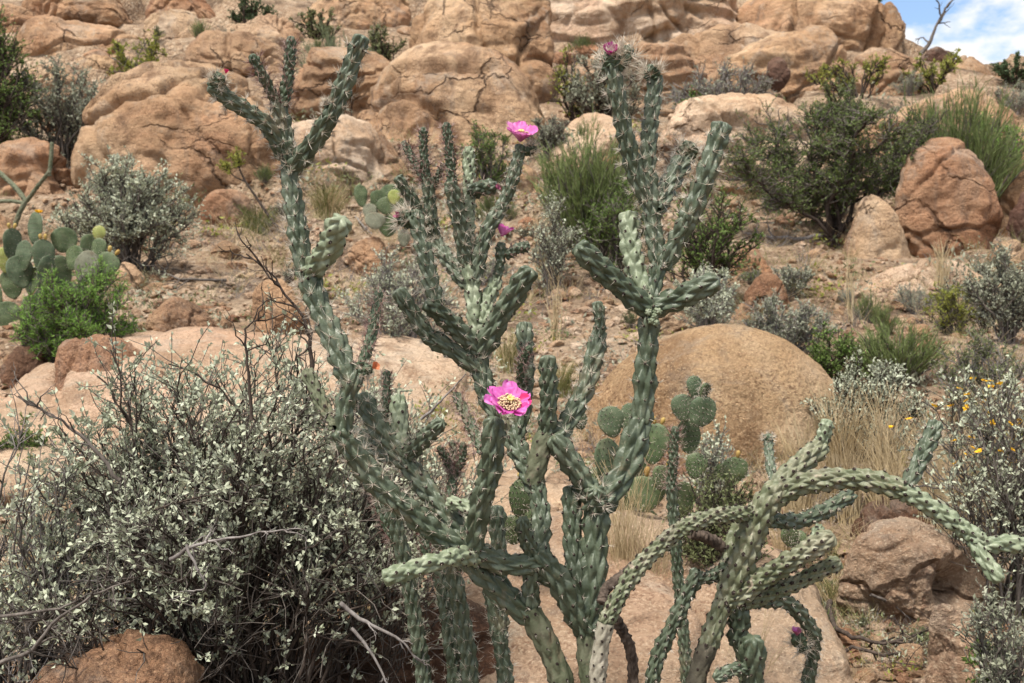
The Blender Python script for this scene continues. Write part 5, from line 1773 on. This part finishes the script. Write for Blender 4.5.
# ------------------------------------------------------------------ the leaning cholla at right
YR = 1.72
r = Cholla((float(at(690, 850, YR)[0]), YR, float(terrain(at(690, 850, YR)[0], YR)) - .01),
           'leaning pale cane cholla with long drooping arms at the right', YR, seed=400)
J = r.joint
J('r1', None, [(680, 850), (691, 725), (697, 678), (710, 640)], 20, 'bark', dz=0, nspine=1, amp=.14)
J('r1b', 'r1', [(707, 648), (716, 622), (727, 594)], 21, 'weath', dz=.0)
J('r2', 'r1b', [(726, 604), (737, 540), (758, 510), (780, 484), (824, 443)], 22, 'weath', dz=.08)
J('r3', 'r2', [(821, 448), (824, 434), (828, 419)], 15, 'rpale', dz=.0)
J('r4', 'r1b', [(728, 604), (752, 535), (765, 508), (786, 484)], 27, 'weath', dz=-.03)
J('r5', 'r4', [(776, 497), (800, 485), (830, 479), (866, 480), (908, 492)], 22, 'weath', dz=-.08)
J('r6', 'r5', [(906, 489), (922, 456), (938, 421)], 17, 'n', dz=.03)
J('r7', 'r5', [(902, 490), (930, 506), (960, 527)], 19, 'rpale', dz=-.02)
J('r8', 'r7', [(955, 522), (970, 533), (986, 544)], 18, 'rpale', dz=-.02)
J('r9', 'r8', [(982, 546), (1003, 544), (1026, 545)], 18, 'rpale', dz=.0)
J('r10', 'r8', [(972, 538), (986, 562), (1001, 582)], 17, 'rpale', dz=-.04)
J('r11', 'r4', [(768, 520), (806, 519), (853, 494)], 16, 'n', dz=.12)
J('r12', 'r1b', [(727, 604), (770, 574), (834, 535)], 21, 'weath', dz=-.08)
J('r13', 'r12', [(812, 549), (816, 538), (820, 525)], 12, 'rpale', dz=.03)
J('r14', 'r1b', [(742, 604), (788, 586), (841, 561)], 16, 'weath', dz=-.04)
J('r15', 'r1b', [(732, 604), (778, 600), (800, 614), (818, 640)], 15, 'n', dz=.08)
J('r22', 'r15', [(816, 636), (812, 660), (806, 690)], 13, 'n2', dz=.02)
J('r22f', 'r15', [(806, 650), (800, 642), (797, 634)], 14, 'bud', name='flower_bud', dz=-.02)
J('r16', 'r1b', [(738, 600), (739, 618), (737, 646)], 21, 'n', dz=.02, nspine=1.5)
J('r17', 'r16', [(740, 640), (748, 690), (752, 850)], 16, 'old', dz=.02)
J('r17b', 'r17', [(756, 800), (754, 710), (752, 636)], 24, 'n', dz=-.07, nspine=1.5)
J('r17c', 'r17b', [(748, 668), (730, 671), (714, 679)], 14, 'n', dz=-.02)
J('r18', 'r4', [(752, 513), (712, 517), (678, 529)], 17, 'weath', dz=-.06)
J('r19', 'r18', [(686, 524), (660, 546), (638, 568), (618, 598), (604, 626)], 17, 'weath', dz=-.04)
J('r19b', 'r19', [(606, 622), (599, 660), (597, 700), (594, 850)], 17, 'grey', dz=.03)
J('r20', 'r1b', [(732, 562), (714, 576), (694, 579)], 13, 'n', dz=.05)
J('r21', 'r20', [(699, 570), (673, 625), (652, 680), (632, 830)], 15, 'n', dz=.03)
J('r24', 'r2', [(777, 492), (771, 466), (768, 438)], 10, 'n', dz=.1)
J('r24f', 'r24', [(769, 442), (768, 434)], 10, 'bud', name='flower_bud', slen=.7)
r.dead([(690, 533), (712, 540), (734, 556), (742, 566)], 11, YR + .0, YR + .05)
r.dead([(640, 562), (622, 576), (606, 590), (602, 604)], 10, YR + .02, YR - .02)
r.dead([(613, 614), (624, 634), (632, 660), (634, 720), (638, 840)], 11, YR - .02, YR + .06)
r.flower(797, 633, r.J['r22f'][1][-1] - .004, (-.1, -.4, 1), 15, .2, mats=('petal_dull', 'magenta'), npet=(5, 4), stam=0, seed=12)

# ------------------------------------------------------------------ spiny young stems behind the main plant
YK = 2.02
k = Cholla((float(at(465, 800, YK)[0]), YK, float(terrain(at(465, 800, YK)[0], YK)) - .01),
           'low cluster of slender very spiny green cholla stems behind the main plant', YK, seed=700)
J = k.joint
kw = dict(nspine=6, slen=.75)
J('k1', None, [(428, 800), (424, 683), (405, 566), (390, 505)], 16, 'n2', dz=.0, **kw)
J('k2', None, [(458, 800), (455, 683), (448, 620), (438, 560)], 16, 'n2', dz=.03, **kw)
J('k3', None, [(478, 800), (471, 683), (462, 620), (450, 558)], 18, 'n2', dz=-.02, **kw)
J('k4', None, [(512, 800), (506, 683), (496, 620), (488, 566)], 17, 'n2', dz=.03, **kw)
J('k5', 'k4', [(500, 640), (500, 580), (496, 505)], 17, 'n2', dz=.06, **kw)
J('k6', 'k1', [(398, 545), (384, 516), (374, 478)], 12, 'young', dz=.04)
J('k7', 'k2', [(441, 580), (428, 560), (424, 530)], 11, 'young', dz=.04)
J('k8', 'k3', [(452, 570), (468, 556), (478, 520)], 11, 'young', dz=.05)

YS = 2.45
s_ = Cholla((float(at(690, 735, YS)[0]), YS, float(terrain(at(690, 735, YS)[0], YS)) - .01),
            'single thin young cholla stem with a spiny top in front of the prickly pear', YS, seed=900)
J = s_.joint
J('s1', None, [(690, 735), (684, 640), (678, 575), (671, 480)], 12, 'n', dz=.0, nspine=3, slen=.5)
J('s2', 's1', [(671, 490), (673, 460), (675, 426)], 11, 'young', dz=.0)

YF = 7.4
f_ = Cholla(tuple(at(15, 222, YF)), 'thin far cholla with forked stems above the left prickly pear', YF, seed=950)
J = f_.joint
J('f1', None, [(15, 226), (20, 212), (27, 199)], 5, 'old', dz=0)
J('f2', 'f1', [(26, 201), (14, 186), (-6, 168)], 5, 'old', dz=.1)
J('f3', 'f1', [(27, 201), (38, 186), (50, 171)], 4, 'old', dz=-.1)
J('f4', 'f3', [(49, 176), (51, 158), (52, 142)], 4, 'old', dz=0)
J('f5', 'f1', [(24, 203), (10, 201), (-8, 202)], 4, 'old', dz=.1)

# ------------------------------------------------------------------ dead wood
W = lambda pts, Y, dY=0.: [at(x, y, Y + dY * i) for i, (x, y) in enumerate(pts)]
G = lambda pts, lift=.03: [hit(x, y) + np.array([0, 0, lift]) for x, y in pts]
branch('weathered grey driftwood branch lying below the mesquite', G([(846, 236), (816, 242), (790, 245), (764, 240), (748, 238)], .05), .028, 1, 'twig_grey', twigs=5)
branch('bare dead twig standing against the sky', W([(921, 54), (930, 42), (936, 26), (949, 4)], 19.4), .045, 2, 'twig_mid', name='dead_twig', twigs=7, tl=.4)
branch('blackened branch curving over the gravel at the lower right', G([(828, 618), (838, 645), (866, 659), (905, 656), (946, 640)], .045), .0085, 3, 'twig_dark', twigs=8)
branch('thin dark branch lying straight across the gravel at the bottom right', G([(815, 672), (850, 664), (890, 668), (960, 645), (1000, 632)], .04), .006, 4, 'twig_dark', twigs=7)
branch('pale forked twig lying over the hollow boulder', W([(900, 566), (915, 574), (935, 581), (970, 584)], 3.05), .0045, 5, 'twig_grey', twigs=6)
branch('bare grey branch poking across the gravel in the lower right', W([(870, 595), (890, 602), (915, 622), (936, 636)], 2.9), .0045, 6, 'twig_mid', twigs=5)
branch('bleached bent twig at the front of the big grey shrub', W([(170, 560), (192, 548), (214, 540), (255, 534), (292, 530)], 1.98), .0042, 7, 'twig_grey', twigs=9, tl=.22, droop=.4)
branch('pale hooked twig above the reddish corner boulder', W([(186, 545), (196, 566), (206, 586), (196, 590), (180, 592)], 1.96), .003, 8, 'twig_grey', twigs=4)
branch('long grey twig arching over the corner boulder from the left edge', W([(-20, 670), (30, 650), (55, 620), (96, 594), (130, 582)], 1.9), .0045, 9, 'twig_mid', twigs=4)
branch('long thin grey twig at the left edge under the loose shrub', W([(-20, 618), (30, 612), (66, 606), (100, 588)], 1.92), .004, 10, 'twig_mid', twigs=4)
branch('bleached long stick fallen in front of the spiny young stems', W([(340, 604), (366, 622), (400, 640), (416, 658)], 2.0), .0048, 11, 'twig_grey', twigs=5)
branch('second bleached stick crossing below the first in the shade', W([(352, 628), (368, 648), (384, 676), (392, 700)], 1.98), .0038, 12, 'twig_grey', twigs=3)
branch('bare dark branched stem rising behind the left cholla arm', W([(312, 400), (310, 350), (303, 320), (275, 283), (246, 254)], 2.2), .0052, 13, 'twig_dark', name='dead_shoot', twigs=10, tl=.3)
branch('bare dark shoot standing in the middle of the big grey shrub', W([(252, 420), (248, 372), (246, 330), (262, 318)], 2.1), .004, 14, 'twig_dark', name='dead_shoot', twigs=7, tl=.35)
branch('long bare twig leaning out of the big shrub on its left', W([(120, 480), (86, 440), (56, 418), (18, 396)], 2.05), .0045, 15, 'twig_mid', name='dead_shoot', twigs=9, tl=.3)
branch('grey twig crossing behind the open magenta flower', W([(420, 420), (440, 402), (466, 374)], 2.1), .0035, 16, 'twig_grey', name='dead_shoot', twigs=2, tl=.1)
branch('tangled dry brush pile left of the silver shrub', G([(225, 287), (185, 286), (160, 278), (140, 270)], .05), .012, 17, 'twig_mid', twigs=14, tl=.4)
branch('grey dead stick beside the angular tilted stone', G([(356, 222), (364, 232), (372, 240)], .05), .012, 18, 'twig_grey', twigs=2)

# ------------------------------------------------------------------ air, sky, sun, camera
SUN_EL, SUN_AZ = 62.0, 215.0      # degrees; azimuth measured clockwise from the view direction (+Y)
w = bpy.data.worlds.new('World')
SC.world = w
w.use_nodes = True
nt = w.node_tree
N, L = nt.nodes, nt.links
bg = N['Background']
bg.inputs[1].default_value = 1.0
sky = N.new('ShaderNodeTexSky')
sky.sky_type = 'NISHITA'
sky.sun_disc = False
sky.sun_elevation = R(SUN_EL)
sky.sun_rotation = R(SUN_AZ)
tc = N.new('ShaderNodeTexCoord')
mp = N.new('ShaderNodeMapping')
mp.inputs['Scale'].default_value = (1, 1, 1.9)
mp.inputs['Location'].default_value = (.37, .0, .12)
L.new(tc.outputs['Generated'], mp.inputs[0])
nz = N.new('ShaderNodeTexNoise')
nz.inputs['Scale'].default_value = 10
nz.inputs['Detail'].default_value = 9
nz.inputs['Roughness'].default_value = .52
L.new(mp.outputs[0], nz.inputs[0])
sep = N.new('ShaderNodeSeparateXYZ')
L.new(tc.outputs['Generated'], sep.inputs[0])
cov = N.new('ShaderNodeMapRange')          # cloud cover closes overhead
cov.inputs['From Min'].default_value = .36
cov.inputs['From Max'].default_value = .62
cov.inputs['To Min'].default_value = .0
cov.inputs['To Max'].default_value = .26
L.new(sep.outputs[2], cov.inputs[0])
ad = N.new('ShaderNodeMath')
L.new(nz.outputs[0], ad.inputs[0])
L.new(cov.outputs[0], ad.inputs[1])
rp = N.new('ShaderNodeValToRGB')
rp.color_ramp.elements[0].position = .52
rp.color_ramp.elements[1].position = .62
L.new(ad.outputs[0], rp.inputs[0])
sk = N.new('ShaderNodeVectorMath')
sk.operation = 'SCALE'
sk.inputs['Scale'].default_value = .135
L.new(sky.outputs[0], sk.inputs[0])
mx = N.new('ShaderNodeMix')
mx.data_type = 'RGBA'
mx.inputs[7].default_value = (.68, .665, .645, 1)
L.new(rp.outputs[0], mx.inputs[0])
L.new(sk.outputs[0], mx.inputs[6])
L.new(mx.outputs[2], bg.inputs[0])

sl = bpy.data.lights.new('sun', 'SUN')
sl.energy = 4.0
sl.angle = R(11)
sl.color = (1, .95, .87)
so = bpy.data.objects.new('sun', sl)
COL.objects.link(so)
dvec = Vector((math.sin(R(SUN_AZ)) * math.cos(R(SUN_EL)), math.cos(R(SUN_AZ)) * math.cos(R(SUN_EL)), math.sin(R(SUN_EL))))
so.rotation_euler = dvec.to_track_quat('Z', 'Y').to_euler()
so.location = (0, 0, 30)

cd = bpy.data.cameras.new('camera')
cd.sensor_width = 36
cd.lens = 36
cd.clip_start = .05
cd.clip_end = 1500
cd.dof.use_dof = True
cd.dof.focus_distance = 1.8
cd.dof.aperture_fstop = 11.0
co = bpy.data.objects.new('camera', cd)
COL.objects.link(co)
co.location = (0, 0, H)
co.rotation_euler = (R(90), 0, 0)
SC.camera = co

vs = SC.view_settings
SC.display_settings.display_device = 'sRGB'
vs.view_transform = 'Standard'
vs.look = 'None'
vs.gamma = 1
vs.use_curve_mapping = False
vs.exposure = 0.76
SC.cycles.max_bounces = 6
SC.cycles.diffuse_bounces = 3
SC.cycles.transmission_bounces = 3
SC.cycles.use_denoising = True
